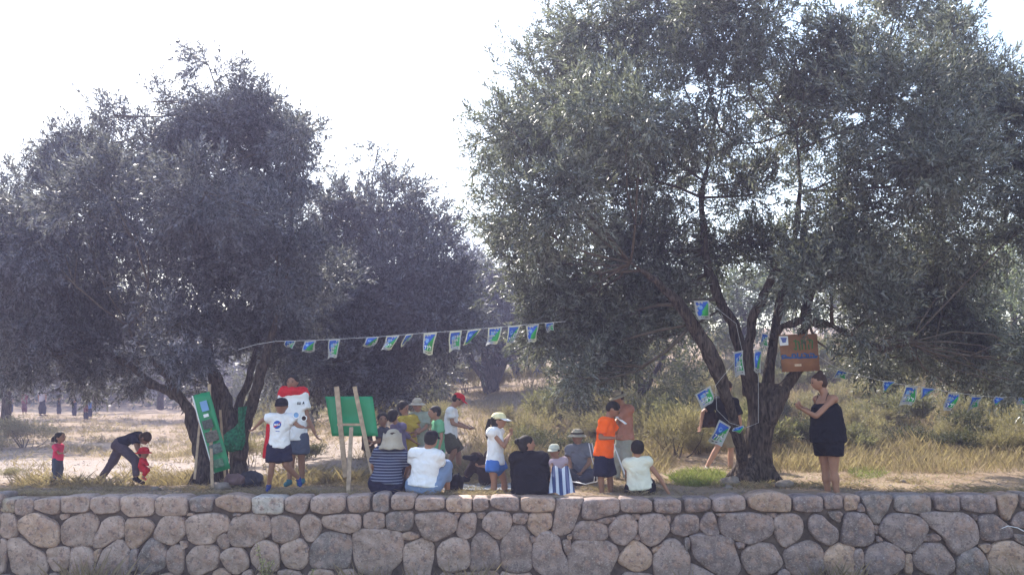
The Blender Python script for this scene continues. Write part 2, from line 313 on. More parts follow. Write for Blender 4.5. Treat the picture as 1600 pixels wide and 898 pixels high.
# ------------------------------------------------------------------ dry stone wall (traced tile by tile)
TILES = {0: """0,90,125,90,130,245,0,235|135,100,295,95,295,250,215,265,135,245|305,130,350,95,550,85,545,240,490,262,400,245,305,200|558,75,650,65,815,65,822,105,815,235,560,245|830,100,870,70,1095,70,1095,240,880,258,825,190|1100,90,1140,65,1420,75,1415,270,1180,285,1100,220|1430,70,1730,65,1730,255,1690,270,1440,270|0,250,110,255,155,360,150,460,60,475,0,460|165,330,250,265,340,250,500,330,530,400,520,540,420,555,330,540,170,400|540,260,630,250,620,290,570,310|560,380,620,300,760,250,850,255,900,320,860,480,850,550,570,540|865,490,960,300,1100,280,1140,350,1135,470,1050,490,930,570,860,550|1155,310,1290,295,1370,310,1420,370,1380,450,1240,580,1160,540|1430,420,1500,290,1600,265,1680,290,1720,420,1650,500,1590,540,1430,480|0,490,60,500,60,620,30,790,0,800|70,480,200,490,290,560,390,620,420,700,420,800,300,830,120,800,80,640|430,570,610,560,640,600,630,740,500,790,430,700|650,590,700,560,820,570,860,640,860,780,840,860,640,850|870,600,920,570,930,610,890,700,865,680|940,610,1000,560,1100,490,1190,610,1180,780,1120,880,880,880,880,790|1200,590,1270,585,1268,640,1255,760,1190,790|1280,650,1380,480,1480,510,1530,590,1530,740,1400,800,1300,800,1270,720|1535,620,1600,540,1690,550,1700,760,1640,830,1550,760|-60,815,100,825,130,960,-60,960|150,840,300,850,420,830,420,960,150,960|440,820,520,800,620,860,630,960,440,960|650,870,860,880,860,960,650,960|1150,890,1260,810,1420,840,1450,960,1130,960|1460,830,1560,800,1650,850,1660,960,1470,960""",
270: """150,80,350,70,370,90,360,230,230,235,150,215|380,100,430,65,540,50,700,80,720,110,715,235,540,240,390,180|725,90,760,70,1010,75,1025,110,1020,235,980,258,730,250|1035,85,1100,65,1260,70,1265,100,1230,240,1190,260,1035,225|1275,70,1590,60,1595,200,1550,240,1400,255,1275,230|120,330,180,270,380,250,490,280,515,340,510,410,410,440,370,520,230,530,150,500|60,290,110,290,110,350,80,360|60,500,130,510,130,560,90,580|400,470,480,430,510,460,520,570,470,580,420,540|520,400,560,290,700,260,840,265,900,330,900,440,760,520,720,555,560,545,515,480|910,300,980,270,1100,290,1160,370,1160,470,1020,520,930,500,915,400|1175,330,1220,270,1290,262,1370,320,1370,400,1310,500,1250,510,1190,430|1385,280,1500,262,1620,258,1730,265,1725,400,1620,430,1400,370|130,245,190,245,190,265,130,270|560,245,640,250,620,268,560,268|120,660,200,560,300,540,400,560,425,640,400,750,300,790,240,820,150,800|440,630,510,575,630,565,690,650,700,740,580,815,480,740|725,600,780,520,860,500,960,540,980,640,970,770,830,790,730,700|1000,560,1080,500,1180,485,1240,560,1245,690,1180,765,1050,740,1000,660|1215,560,1260,560,1258,600,1230,610|1270,580,1330,480,1420,425,1610,440,1650,520,1640,600,1620,755,1290,750,1270,680|360,800,450,755,540,820,560,960,350,960|640,800,710,770,740,800,740,960,600,960|760,810,930,800,940,960,760,960|960,790,1060,770,1180,800,1220,960,960,960|1250,800,1350,765,1490,790,1510,960,1240,960|1530,780,1690,775,1700,960,1530,960|90,830,230,840,330,830,330,960,90,960""",
540: """5,70,215,55,220,110,220,220,130,245,30,235,10,150|250,60,320,38,395,45,402,220,370,240,250,225|420,50,640,60,638,150,620,205,420,215|650,80,915,85,915,210,640,225,640,130|930,85,1165,80,1165,235,960,235,925,190|1178,85,1310,85,1330,200,1270,222,1180,232|1340,75,1605,75,1605,215,1590,230,1450,222,1345,180|165,270,220,240,340,245,360,300,355,380,240,395,170,380|375,260,450,235,620,232,625,300,600,400,480,410,385,390|520,440,600,415,690,460,640,492,540,492|650,260,950,240,1020,290,1020,400,940,450,830,500,740,490,700,420,650,310|1030,370,1090,250,1200,255,1210,300,1190,450,1100,490,1030,440|1010,240,1065,245,1040,300,1000,280|1225,245,1300,240,1270,300,1220,290|1280,300,1340,240,1500,240,1540,320,1500,420,1430,480,1380,470,1330,420,1270,380|1552,250,1685,252,1690,300,1650,350,1552,330|80,400,150,395,120,430,90,440|75,450,120,405,350,405,490,420,520,480,520,600,500,700,420,760,400,830,130,790,90,680|540,560,640,510,740,485,810,540,810,650,780,780,760,880,600,880,540,700|850,590,900,515,1000,475,1120,500,1145,600,1140,740,980,790,870,740|1155,640,1180,480,1260,425,1340,460,1400,540,1430,700,1400,750,1170,780,1150,730|1440,560,1470,440,1560,375,1640,370,1710,460,1725,620,1720,760,1560,800,1445,740|160,840,400,850,570,860,580,960,160,960|790,880,880,800,1000,810,1000,960,790,960|1010,800,1150,800,1400,780,1420,960,1010,960|1440,790,1560,820,1720,800,1720,960,1440,960""",
800: """80,90,130,75,390,85,402,110,395,225,240,240,90,225|420,105,650,100,655,130,600,290,550,420,430,450,375,440,375,400,410,220|668,110,740,100,980,95,985,235,880,265,760,300,660,290,660,220|995,85,1295,95,1300,230,1200,240,1010,235|1315,95,1565,95,1570,240,1480,250,1320,235|165,250,350,245,370,290,365,370,300,420,230,460,150,380|580,370,640,325,760,318,860,355,885,400,880,490,700,500,565,480|785,318,850,290,960,280,940,330,860,345|905,380,970,285,1090,258,1165,350,1150,440,1050,540,960,520,910,450|1110,258,1190,255,1180,300,1150,310|1175,370,1195,270,1370,255,1430,300,1460,400,1380,500,1290,550,1200,500|1420,270,1470,268,1465,340,1440,330|1478,380,1530,270,1600,262,1720,272,1735,400,1700,420,1600,460,1490,430|165,450,240,470,220,520,180,520|510,455,555,435,550,480,515,485|1120,470,1165,440,1195,480,1165,500|200,560,260,430,340,415,440,480,460,600,510,680,510,830,350,850,200,740|465,500,540,490,550,560,510,640,480,580|530,640,580,515,700,508,850,505,960,560,980,640,900,780,860,860,540,860|985,660,1080,550,1130,500,1220,540,1290,620,1290,720,1240,760,1150,790,1000,710|1295,575,1380,525,1395,540,1310,620|1310,660,1400,520,1500,490,1590,560,1640,640,1640,760,1560,860,1380,860,1320,760|180,850,340,870,520,860,520,960,180,960|540,880,860,880,1000,820,1010,960,540,960|1030,800,1200,800,1320,830,1320,960,1030,960""",
1070: """0,85,245,85,250,205,150,235,10,245|262,100,330,70,530,55,560,100,565,210,420,232,265,228|585,90,640,50,760,25,900,35,985,70,985,235,850,230,700,230,600,190|1000,90,1060,65,1280,65,1285,230,1130,238,1010,220|1295,60,1465,55,1465,200,1300,212|1480,60,1630,60,1620,140,1590,215,1490,225|150,330,200,245,265,245,290,320,325,440,200,440,150,390|290,248,380,240,350,272,310,272|330,310,380,255,600,242,790,280,810,330,800,440,650,520,560,520,370,450,340,390|760,250,860,245,840,285,790,285|830,300,900,258,1030,258,1090,310,1095,400,1050,490,930,565,870,490,830,400|1160,310,1200,262,1280,272,1330,330,1420,400,1420,490,1340,545,1230,490,1160,400|1325,235,1460,228,1440,340,1370,300|1465,480,1490,262,1580,245,1680,260,1735,350,1750,480,1700,540,1560,545,1465,520|65,480,100,450,250,448,440,475,455,560,510,720,500,800,350,830,230,760,100,660|470,515,550,515,550,570,490,570|0,475,45,475,45,560,0,590|540,620,600,550,700,525,820,540,860,620,910,700,850,780,700,830,600,800,540,690|935,600,1000,555,1150,505,1240,540,1290,620,1290,760,1230,830,1000,820,935,700|1300,640,1380,555,1450,530,1580,570,1620,660,1600,800,1550,850,1380,850,1290,740|860,800,930,765,985,810,980,960,850,960|520,830,700,850,820,840,830,960,500,960|60,720,150,750,330,850,480,860,480,960,60,960|1000,850,1280,850,1280,960,1000,960|1300,870,1560,870,1560,960,1300,960""",
1330: """60,180,95,150,135,228,60,228|100,90,150,45,390,50,390,100,330,240,260,355,200,340,140,200|410,60,740,50,750,240,600,250,500,240,410,220|765,60,1005,55,1010,225,900,225,790,215|1025,70,1150,50,1340,60,1345,220,1300,246,1180,242,1030,210|1360,60,1550,40,1560,110,1520,230,1450,325,1390,270,1360,130|1570,40,1700,40,1700,210,1575,200|195,355,260,362,265,420,230,440,200,400|270,400,350,262,560,258,680,320,710,390,680,460,580,600,490,590,400,520,280,440|640,255,760,245,1020,245,1110,290,1165,380,1170,520,1090,560,980,630,930,580,850,450,740,370|680,455,790,435,835,470,800,512,670,505|1115,262,1160,262,1155,310,1135,305|1190,290,1250,262,1340,262,1450,350,1500,400,1490,470,1350,500,1230,490,1200,400|1490,330,1560,240,1700,230,1700,390,1510,370|1510,440,1600,450,1700,470,1700,560,1560,520|225,455,275,465,295,500,235,508|120,660,180,560,310,515,430,560,490,620,490,740,400,800,300,830,160,800|500,625,565,625,575,800,500,800|590,640,640,540,840,525,890,590,960,700,960,780,850,830,680,790,600,720|985,680,1030,615,1165,560,1220,620,1270,720,1250,850,1000,850|1185,545,1295,525,1270,600,1240,620|1290,600,1350,520,1500,510,1570,550,1700,600,1700,850,1320,850,1280,700|20,600,100,570,110,700,90,850,40,850|60,850,160,830,300,860,420,850,430,960,60,960|450,830,600,820,640,960,450,960|680,820,850,860,980,840,980,960,660,960|1000,870,1260,870,1260,960,1000,960|1290,870,1700,870,1700,960,1290,960"""}
WY = 11.0
def stone_mesh(poly, cop):
    pts = [Vector((p.x, p.z)) for p in poly]; c = sum(pts, Vector((0, 0)))/len(pts)
    pts = [c+(p-c)*(1.02 if cop else 1.10) for p in pts]
    for _ in range(1):                     # corner cutting
        q = []; k = .14 if cop else .17
        for i in range(len(pts)):
            a, b = pts[i], pts[(i+1) % len(pts)]; q += [a.lerp(b, k), a.lerp(b, 1-k)]
        pts = q
    per = sum((pts[i]-pts[i-1]).length for i in range(len(pts))); n = 26
    res = []; acc = 0; i = 0; step = per/n; cur = pts[0]; pts2 = pts+[pts[0]]
    t = 0; k = 0
    for s_ in range(n):
        target = s_*step
        while k < len(pts2)-2 and t+(pts2[k+1]-pts2[k]).length < target: t += (pts2[k+1]-pts2[k]).length; k += 1
        L_ = (pts2[k+1]-pts2[k]).length or 1; res.append(pts2[k].lerp(pts2[k+1], (target-t)/L_))
    size = min(1, per/1.2); seed = random.random()*50
    proud = random.uniform(-.015, .02)
    prof_ = [(1.0, .34 if cop else .22), (1.0, .045), (.985, .018), (.945, .002), (.84, -.004*size), (.6, -.008*size), (.3, -.010*size)]
    V = []
    for sc_, dy in prof_:
        for p in res:
            q = c+(p-c)*sc_
            wob = noise.noise((q.x*7+seed, q.y*7, seed))*.024+noise.noise((q.x*20+seed, q.y*20, seed))*.014+noise.noise((q.x*45+seed, q.y*45, seed))*.006
            if dy > .1: y_ = dy
            else: y_ = dy-proud+wob*(1.5 if sc_ < .97 else .5)
            rr = 1+(.012*noise.noise((q.x*9, q.y*9, seed+5)) if sc_ > .95 else 0)
            V.append((c.x+(q.x-c.x)*rr, WY+y_, c.y+(q.y-c.y)*rr))
    V.append((c.x, WY-.011*size-proud, c.y))
    Fc = []; m_ = len(prof_)
    for i in range(m_-1):
        for j in range(n):
            a = i*n+j; b = i*n+(j+1) % n; Fc.append((a, a+n, b+n, b))
    for j in range(n): Fc.append(((m_-1)*n+j, m_*n, (m_-1)*n+(j+1) % n))
    Fc.append(tuple(range(n)))
    cc = Vector((c.x, WY+.15, c.y)); me = bpy.data.meshes.new('stone')
    me.from_pydata([tuple(Vector(v)-cc) for v in V], [], Fc); me.materials.append(M_STONE)
    me.polygons.foreach_set('use_smooth', [True]*(len(Fc)-1)+[False]); me.update(); return me, cc
wall = empty('stone_wall', (0, WY, -1.1), 'low dry stone retaining wall of rough grey and pinkish stones across the foreground', 'stone wall')
rs = random.Random(3); stones = []
for x0, txt in TILES.items():
    for line in txt.split('|'):
        n_ = [float(v) for v in line.split(',')]
        pl = [(x0+n_[i]/5.926, 760+(n_[i+1]+(22 if n_[i+1] < 112 else 0))/5.926) for i in range(0, len(n_), 2)]
        poly = [P(x, y, WY) for x, y in pl]; my = sum(y for _, y in pl)/len(pl); mx_ = sum(x for x, _ in pl)/len(pl)
        cop = my < 793
        if max(y for _, y in pl) > 905: poly = [Vector((p.x, p.y, -1.2)) if y > 905 else p for p, (_, y) in zip(poly, pl)]
        me, cc = stone_mesh(poly, cop); o = link('stone', me, wall); o.location = cc-wall.location
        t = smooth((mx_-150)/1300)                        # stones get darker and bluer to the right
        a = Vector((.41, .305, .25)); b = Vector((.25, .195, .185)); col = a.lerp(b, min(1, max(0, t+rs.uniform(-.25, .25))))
        r = rs.random()
        if r < .18: col = Vector((.43, .30, .22))
        elif r < .3: col = Vector((.24, .20, .185))
        col *= rs.uniform(.8, 1.2)*(1.12 if cop else 1)
        if abs(mx_-418) < 8 and cop: col = Vector((.55, .50, .45))
        if mx_ < 15 and cop: col = Vector((.48, .40, .30))
        o.color = (*col, 1); stones.append((o, mx_))
span = P(1617, 800, WY).x-P(0, 800, WY).x
for o, mx_ in list(stones):
    for s_, cond in ((-1, mx_ > 1360), (1, mx_ < 260)):
        if cond:
            c_ = o.copy(); COL.objects.link(c_); c_.parent = wall; c_.location.x += s_*span
g = Geo(); xa, xb = P(0, 800, WY).x-3, P(1617, 800, WY).x+3
g.box(((xa+xb)/2, WY+.23, -.62), xb-xa, .36, 1.14); g.obj('mortar_core', M_MORTAR, wall)
# ------------------------------------------------------------------ people
PEOPLE = []
def vec(az): return Vector((math.sin(az), -math.cos(az), 0))
def person(label, D, H, head, neck, pel, az, arms, legs, top, bot, skin=None, hair=None, hat=None, shoes=None, headaz=None, tilt=0, ndy=0, hdy=0, group=None, vox=.0165, wide=1.0, hips=1.0, look=None, neckline=True, belly=1.0, cat='person', folds=.012):
    """image points + depth; limb points are (px,py,sign) and the sign says which side of the joint in depth the bone leans"""
    skin = skin or M_SKIN; A = math.radians(az); Fd = vec(A); Lf = Vector((math.cos(A), math.sin(A), 0))
    nk = P(*neck, D+ndy); pv = P(*pel, D); up = (nk-pv).normalized()
    Lf = (Lf-up*Lf.dot(up)).normalized(); Fd = Lf.cross(up)*-1 if (Lf.cross(up)).dot(Fd) < 0 else Lf.cross(up)
    s = H/1.7; sw = .148*s*wide+.006; hw = .085*s*hips
    sh = {1: nk-up*.065*s+Lf*sw, -1: nk-up*.065*s-Lf*sw}; hp = {1: pv+Lf*hw, -1: pv-Lf*hw}
    HA = math.radians(headaz if headaz is not None else az); hF = vec(HA); hc = P(*head, D+ndy+hdy); hh = .17+.035*H
    T = math.radians(tilt); hF3 = (hF*math.cos(T)+Vector((0, 0, -math.sin(T)))).normalized(); hS = Vector((math.cos(HA), math.sin(HA), 0)); hU = hS.cross(hF3); hU = hU if hU.z > 0 else -hU
    HM = Matrix((hS, hF3, hU)).transposed()
    def bone(a, q, L):
        Y = a.y; p = P(q[0], q[1], Y); d = math.hypot(p.x-a.x, p.z-a.z); dy = math.sqrt(max(0, L*L-d*d))*q[2]
        return P(q[0], q[1], Y+dy)
    el, ha, kn, an = {}, {}, {}, {}
    for sd_, (e, h) in arms.items(): el[sd_] = bone(sh[sd_], e, .172*H); ha[sd_] = bone(el[sd_], h, .155*H)
    for sd_, (k_, a_) in legs.items(): kn[sd_] = bone(hp[sd_], k_, .24*H); an[sd_] = bone(kn[sd_], a_, .235*H)
    low = min([p.z for p in an.values()]+[pv.z]); base = Vector((pv.x, pv.y, max(ground_z(pv.x, pv.y), low-.1) if low > -2 else low))
    root = empty('person', base, label, cat, group)
    B = Geo()
    B.ell(hc+hU*.04*hh, .385*hh, .46*hh, .44*hh, HM); B.ell(hc+hF3*.10*hh-hU*.20*hh, .30*hh, .33*hh, .30*hh, HM)
    B.tube(hc+hF3*.45*hh+hU*.02*hh, hc+hF3*.50*hh-hU*.10*hh, .035*hh, .06*hh, n=8)
    for q in (1, -1): B.ell(hc+hS*q*.385*hh-hU*.03*hh-hF3*.02*hh, .05*hh, .09*hh, .13*hh, HM, 8, 6)
    B.tube(nk-up*.02, hc-hU*.2*hh-hF3*.08*hh, .056*s+.004, .05*s+.004)
    B.tube(sh[1], sh[-1], .062*s, .062*s); ch = nk-up*.17*s; B.tube(nk-up*.12*s, ch, .12*s*wide, .135*s*wide, Lf, .66, n=16)
    wst = pv+up*.14*s; B.tube(ch, wst, .137*s*wide, .12*s*wide*belly, Lf, .7*belly, n=16); B.tube(wst, pv, .13*s*wide*belly, .15*s*hips, Lf, .72*belly, n=16)
    for q in el:
        B.tube(sh[q], el[q], .048*s, .040*s); B.tube(el[q], ha[q], .040*s, .028*s)
    for q in kn:
        B.tube(hp[q], kn[q], .088*s*hips, .056*s); B.tube(kn[q], kn[q].lerp(an[q], .35), .054*s, .057*s*hips**.5); B.tube(kn[q].lerp(an[q], .35), an[q], .056*s, .038*s)
    toes = {}
    for q in an:
        sd3 = (an[q]-kn[q]).normalized(); td = Fd.copy(); td = (td-sd3*td.dot(sd3)*.8); td.z = min(td.z, .05) if sd3.z < -.5 else td.z
        td.normalize(); toes[q] = td; B.tube(an[q]-Vector((0, 0, .03*s))-td*.03*s, an[q]+td*.15*s-Vector((0, 0, .045*s)), .036*s, .032*s)
    fing = []
    for q in ha:
        d = (ha[q]-el[q]).normalized(); sd2 = d.cross(Vector((0, 0, 1)));  sd2 = sd2.normalized() if sd2.length > .1 else Vector((1, 0, 0)); nn = d.cross(sd2)
        B.tube(ha[q], ha[q]+d*.075*s, .026*s, .034*s, sd2, .5)
        for i_, fl in enumerate((.062, .072, .068, .055)):
            o_ = ha[q]+d*.085*s+sd2*(i_-1.5)*.019*s; m1 = o_+(d*.75-nn*.3).normalized()*fl*.5*s; m2 = m1+(d*.4-nn*.8).normalized()*fl*.5*s
            fing.append((o_-d*.02*s, m1, .0095*s)); fing.append((m1, m2, .0085*s))
        o_ = ha[q]+d*.03*s+sd2*.028*s; m1 = o_+(d*.5+sd2*.7).normalized()*.035*s; fing.append((o_, m1, .011*s)); fing.append((m1, m1+d*.028*s-nn*.01, .0095*s))
    def fin(me):
        displace(me, lambda c: 0); bm = bmesh.new(); bm.from_mesh(me); me2 = bpy.data.meshes.new('body'); E = Geo()
        for a, b_, r in fing: E.tube(a, b_, r, r*.85, n=6)
        E2 = Geo()
        for q in (1, -1):
            e = hc+hS*q*.16*hh+hF3*.445*hh+hU*.03*hh; E2.ell(e, .05*hh, .035*hh, .03*hh, HM, 8, 5, 1)
            E2.tube(e+hU*.075*hh-hS*.06*hh, e+hU*.075*hh+hS*.06*hh, .018*hh, .014*hh, n=6, m=1)
        mo = hc+hF3*.425*hh-hU*.24*hh; E2.tube(mo-hS*.08*hh, mo+hS*.08*hh, .024*hh, .024*hh, n=6, m=2)
        for G_ in (E, E2):
            vs = [bm.verts.new(v) for v in G_.v]
            for f_, mi_ in zip(G_.f, G_.m):
                ff = bm.faces.new([vs[i] for i in f_]); ff.material_index = mi_
        for v in bm.verts: v.co -= base
        for f_ in bm.faces: f_.smooth = True
        bm.to_mesh(me2); bm.free()
        for m_ in (skin, M_EYE, M_LIP): me2.materials.append(m_)
        link('body', me2, root)
    queue(B, vox, fin)
    def piece(name, G_, m_, vx=.020, fold=.0, lab=None, cb2=None):
        def cb(me):
            if fold:
                sd_ = random.random()*99
                displace(me, lambda c: fold*(noise.noise((c[0]*7+sd_, c[1]*7, c[2]*3+c[0]*4))+.8*abs(noise.noise((c[0]*9+sd_+c[2]*8, c[1]*9, c[2]*13-c[0]*6)))-.2))
            if cb2: cb2(me, root)
            me.transform(Matrix.Translation(-base)); me.materials.append(m_); me.polygons.foreach_set('use_smooth', [True]*len(me.polygons))
            o = link(name, me, root)
            if lab: o['label'] = lab
        queue(G_, vx*(vox/.0165), cb)
    if top:
        nm, m_, slv, hem, lo = top[:5]; ex = .012+lo; G_ = Geo(); cb2 = top[5] if len(top) > 5 else None
        if slv > -.5:
            G_.tube(sh[1], sh[-1], .064*s+ex*.85, .064*s+ex*.85); G_.tube(nk-up*.005*s, nk-up*.09*s, .058*s, .125*s*wide, Lf, .76, n=16)
        G_.tube(nk-up*.12*s, ch, .122*s*wide+ex*.9, .137*s*wide+ex, Lf, .72, ca=slv > -.5, cb=False, n=18)
        hemp = pv-up*hem*s; G_.tube(ch, wst, .137*s*wide+ex, .122*s*wide*belly+ex*1.5, Lf, .72*belly, ca=False, cb=False, n=18); G_.tube(wst+up*.01, hemp, .122*s*wide*belly+ex*1.5, .15*s*hips+ex*1.3, Lf, .76*belly, ca=False, cb=False, n=18)
        if slv > 0:
            for q in el:
                e1 = sh[q].lerp(el[q], min(1, slv)); G_.tube(sh[q], e1, .056*s+ex*.5, .056*s+ex if slv < 1 else .046*s+ex*.5, cb=slv > 1)
                if slv > 1: G_.tube(el[q], el[q].lerp(ha[q], slv-1), .046*s+ex*.5, .036*s+ex*.4, cb=False)
        piece(nm, G_, m_, fold=folds, cb2=cb2)
    if bot:
        nm, m_, ln, lo = bot; ex = .010+lo; G_ = Geo(); G_.tube(pv+up*.10*s, pv-up*.03*s, .138*s*hips*belly+ex*.5, .155*s*hips+ex*.5, Lf, .74*belly, ca=False, n=18)
        for q in kn:
            e1 = hp[q].lerp(kn[q], min(1, ln)); G_.tube(hp[q], e1, .095*s*hips+ex*.6, (.064*s if ln >= 1 else .09*s-.026*s*ln)+ex*1.4, cb=ln > 1)
            if ln > 1: G_.tube(kn[q], kn[q].lerp(an[q], ln-1), .062*s+ex, .045*s+ex, cb=False)
        piece(nm, G_, m_, fold=folds*.8)
    if shoes:
        for q in an:
            td = toes[q]; G_ = Geo(); G_.tube(an[q]-Vector((0, 0, .035*s))-td*.035*s, an[q]+td*.16*s-Vector((0, 0, .05*s)), .048*s, .042*s, n=12); G_.tube(an[q], an[q]-Vector((0, 0, .04*s)), .046*s, .046*s); piece('shoe', G_, shoes)
    if hair:
        hm, st = hair; G_ = Geo(); G_.ell(hc+hU*.10*hh-hF3*.055*hh, .425*hh, .475*hh, .44*hh, HM)
        if st != 'short': G_.ell(hc-hU*.08*hh-hF3*.17*hh, .40*hh, .36*hh, .42*hh, HM)
        else: G_.ell(hc-hU*.02*hh-hF3*.15*hh, .40*hh, .36*hh, .34*hh, HM)
        if st == 'bun': G_.ell(hc+hU*.15*hh-hF3*.58*hh, .20*hh, .2*hh, .2*hh, HM)
        if st == 'topknot': G_.ell(hc+hU*.5*hh-hF3*.25*hh, .2*hh, .2*hh, .16*hh, HM)
        piece('hair', G_, hm, .014, fold=.006)
        if st in ('ponytail', 'pigtail'):
            G_ = Geo(); a = hc+hU*.12*hh-hF3*.50*hh; L_ = (.95 if st == 'ponytail' else .6)*hh*(1.6 if st == 'ponytail' else 1)
            pts = [a+hF3*.15*hh, a-hF3*.10*hh-hU*.05*hh, a-hF3*.22*hh-Vector((0, 0, L_*.4)), a-hF3*.2*hh-Vector((0, 0, L_*.75)), a-hF3*.12*hh-Vector((0, 0, L_))]
            G_.path(pts, [.05*hh, .12*hh, .17*hh, .15*hh, .04*hh]); piece('ponytail', G_, hm, .014, fold=.008)
    if hat:
        kind, hm1, hm2 = hat; G_ = Geo(); c0 = hc+hU*.12*hh; TA = hU
        def dome(rm, h, off=0):
            rg = []
            for i in range(8):
                t = i/7*PI/2; r = rm*math.cos(t)**.7 if i < 7 else rm*.06
                rg.append([c0+hU*(off+h*math.sin(t))+hS*r*.9*math.cos(2*PI*j/20)+hF3*(r*1.08*math.sin(2*PI*j/20)) for j in range(20)])
            G_.rings(rg)
        dome(.47*hh, .42*hh)
        o = G_.obj('cap' if kind == 'cap' else 'sun_hat', hm1, root, True)
        Bm = Geo()
        if kind == 'cap':
            top_, bt = [], []
            for i in range(9):
                a = -1.15+2.3*i/8; 
                for lst, z_ in ((top_, .03), (bt, .0)):
                    lst.append([c0+hS*.42*hh*math.sin(a)+hF3*.46*hh*math.cos(a)+hU*(z_+.02)*hh, c0+hS*.42*hh*math.sin(a)+hF3*(.46*hh*math.cos(a)+.40*hh*math.cos(a*.75))+hU*(z_-.09-.05*math.cos(a))*hh])
            V = []; Fc = []
            for t_, b_ in zip(top_, bt): V += [t_[0], t_[1], b_[1], b_[0]]
            for i in range(8):
                for k_ in range(4): Fc.append((i*4+k_, i*4+(k_+1) % 4, i*4+4+(k_+1) % 4, i*4+4+k_))
            Fc += [(0, 3, 2, 1), (32, 33, 34, 35)]; Bm.add(V, Fc); Bm.obj('visor', hm2, root, True)
        else:
            rg = []
            for r, z_ in ((.46, .04), (.62, -.06), (.74, -.13), (.75, -.16), (.62, -.10), (.44, -.01)):
                rg.append([c0+hU*z_*hh+hS*(r*hh*math.cos(2*PI*j/22)*.95)+hF3*(r*hh*math.sin(2*PI*j/22)) for j in range(22)])
            V = [v for r in rg for v in r]; n = 22
            Bm.add(V, [(i*n+j, i*n+(j+1) % n, ((i+1) % 6)*n+(j+1) % n, ((i+1) % 6)*n+j) for i in range(6) for j in range(n)]); Bm.obj('brim', hm1, root, True)
            if hm2 is not hm1:
                K = Geo(); K.rings([[c0+hU*z_*hh+hS*(r*hh*math.cos(2*PI*j/22)*.93)+hF3*(r*hh*1.06*math.sin(2*PI*j/22)) for j in range(22)] for r, z_ in ((.485, .03), (.48, .13))], caps=False); K.obj('hat_band', hm2, root, True)
    info = dict(root=root, hand=ha, head=hc, elbow=el, hF=hF3, hS=hS, hU=hU, hh=hh, base=base, pel=pv, neck=nk, F=Fd, L=Lf, knee=kn)
    PEOPLE.append(info); return info
def decal(me, root, items):
    """flat printed shapes laid on a garment: raycast from the wearer's front"""
    bv = bvhtree.BVHTree.FromPolygons([v.co for v in me.vertices], [tuple(p.vertices) for p in me.polygons])
    for name, m_, polys, c, ax, nrm, lift in items:
        G_ = Geo()
        for poly in polys:
            V = []
            for (a, b) in poly:
                q = c+ax*a+Vector((0, 0, 1))*b; h = bv.ray_cast(q+nrm*.6, -nrm)[0]
                V.append((h if h is not None else q)+nrm*lift)
            cen = sum(V, Vector())/len(V); h = bv.ray_cast(Vector(cen)+nrm*.6, -nrm)[0]; cen = (h+nrm*lift) if h is not None else cen
            n = len(V); G_.add(V+[cen], [(i, (i+1) % n, n) for i in range(n)])
        G_.obj(name, m_, root)
def circ(cx, cy, r, n=18, ry=None): return [(cx+r*math.cos(2*PI*i/n), cy+(ry or r)*math.sin(2*PI*i/n)) for i in range(n)]
def strokes(lines, wd):
    out = []
    for (x0, y0, x1, y1) in lines:
        d = math.hypot(x1-x0, y1-y0); nx, ny = -(y1-y0)/d*wd/2, (x1-x0)/d*wd/2
        out.append([(x0+nx, y0+ny), (x1+nx, y1+ny), (x1-nx, y1-ny), (x0-nx, y0-ny)])
    return out
LET = {'N': [(0, 0, 0, 1), (0, 1, .6, 0), (.6, 0, .6, 1)], 'A': [(0, 0, .3, 1), (.3, 1, .6, 0), (.12, .35, .48, .35)], 'S': [(.6, .95, .05, .95), (.05, .95, .05, .5), (.05, .5, .55, .5), (.55, .5, .55, .05), (.55, .05, 0, .05)]}
def word(t, x, y, h, wd):
    out = []
    for ch in t:
        out += strokes([(x+a*h, y+b*h, x+c*h, y+d*h) for a, b, c, d in LET[ch]], wd); x += .85*h
    return out
DOWN = 1
# --- left field
person('toddler girl in pink top and dark trousers standing alone on the dry grass', 15.8, .95, (94, 683), (91, 694), (90, 717), 80,
       {1: ((95, 705, 1), (99, 710, 1)), -1: ((92, 708, -1), (99, 707, -.5))}, {1: ((94, 734, 0), (94, 748, 0)), -1: ((86, 735, 0), (86, 749, 0))},
       ('pink_top', PINK, .7, .05, .012), ('dark_trousers', SLATE, 1.9, .008), hair=(M_HAIR, 'pigtail'), shoes=BROWNC)
person('adult in dark clothes bending far forward with legs apart left of the tree', 15.8, 1.45, (227, 684), (217, 678), (187, 693), 90,
       {1: ((216, 700, .3), (224, 716, .2)), -1: ((214, 700, -.3), (222, 718, -.2))}, {1: ((176, 721, .2), (158, 747, .2)), -1: ((212, 720, -.2), (213, 746, -.2))},
       ('dark_shirt', NAVY, .6, .05, .012), ('dark_trousers', cloth('plum_grey_cotton', (.085, .065, .09)), 1.9, .012), skin=M_SKIN2, hair=(M_HAIRB, 'short'), shoes=BLACK, tilt=70, headaz=90)
person('small child in red outfit crouching against the legs of the bending adult', 15.5, .72, (224.5, 707), (224, 715), (222, 729), 90,
       {1: ((228, 722, 1), (233, 728, .5)), -1: ((228, 723, -1), (234, 728, -.5))}, {1: ((230, 734, .5), (224, 744, 0)), -1: ((229, 735, -.5), (223, 745, 0))},
       ('red_top', RED, 1.7, .05, .01), ('red_trousers', RED, 1.8, .01), hair=(M_HAIR, 'short'), hat=('hat', RED, RED), shoes=RED)
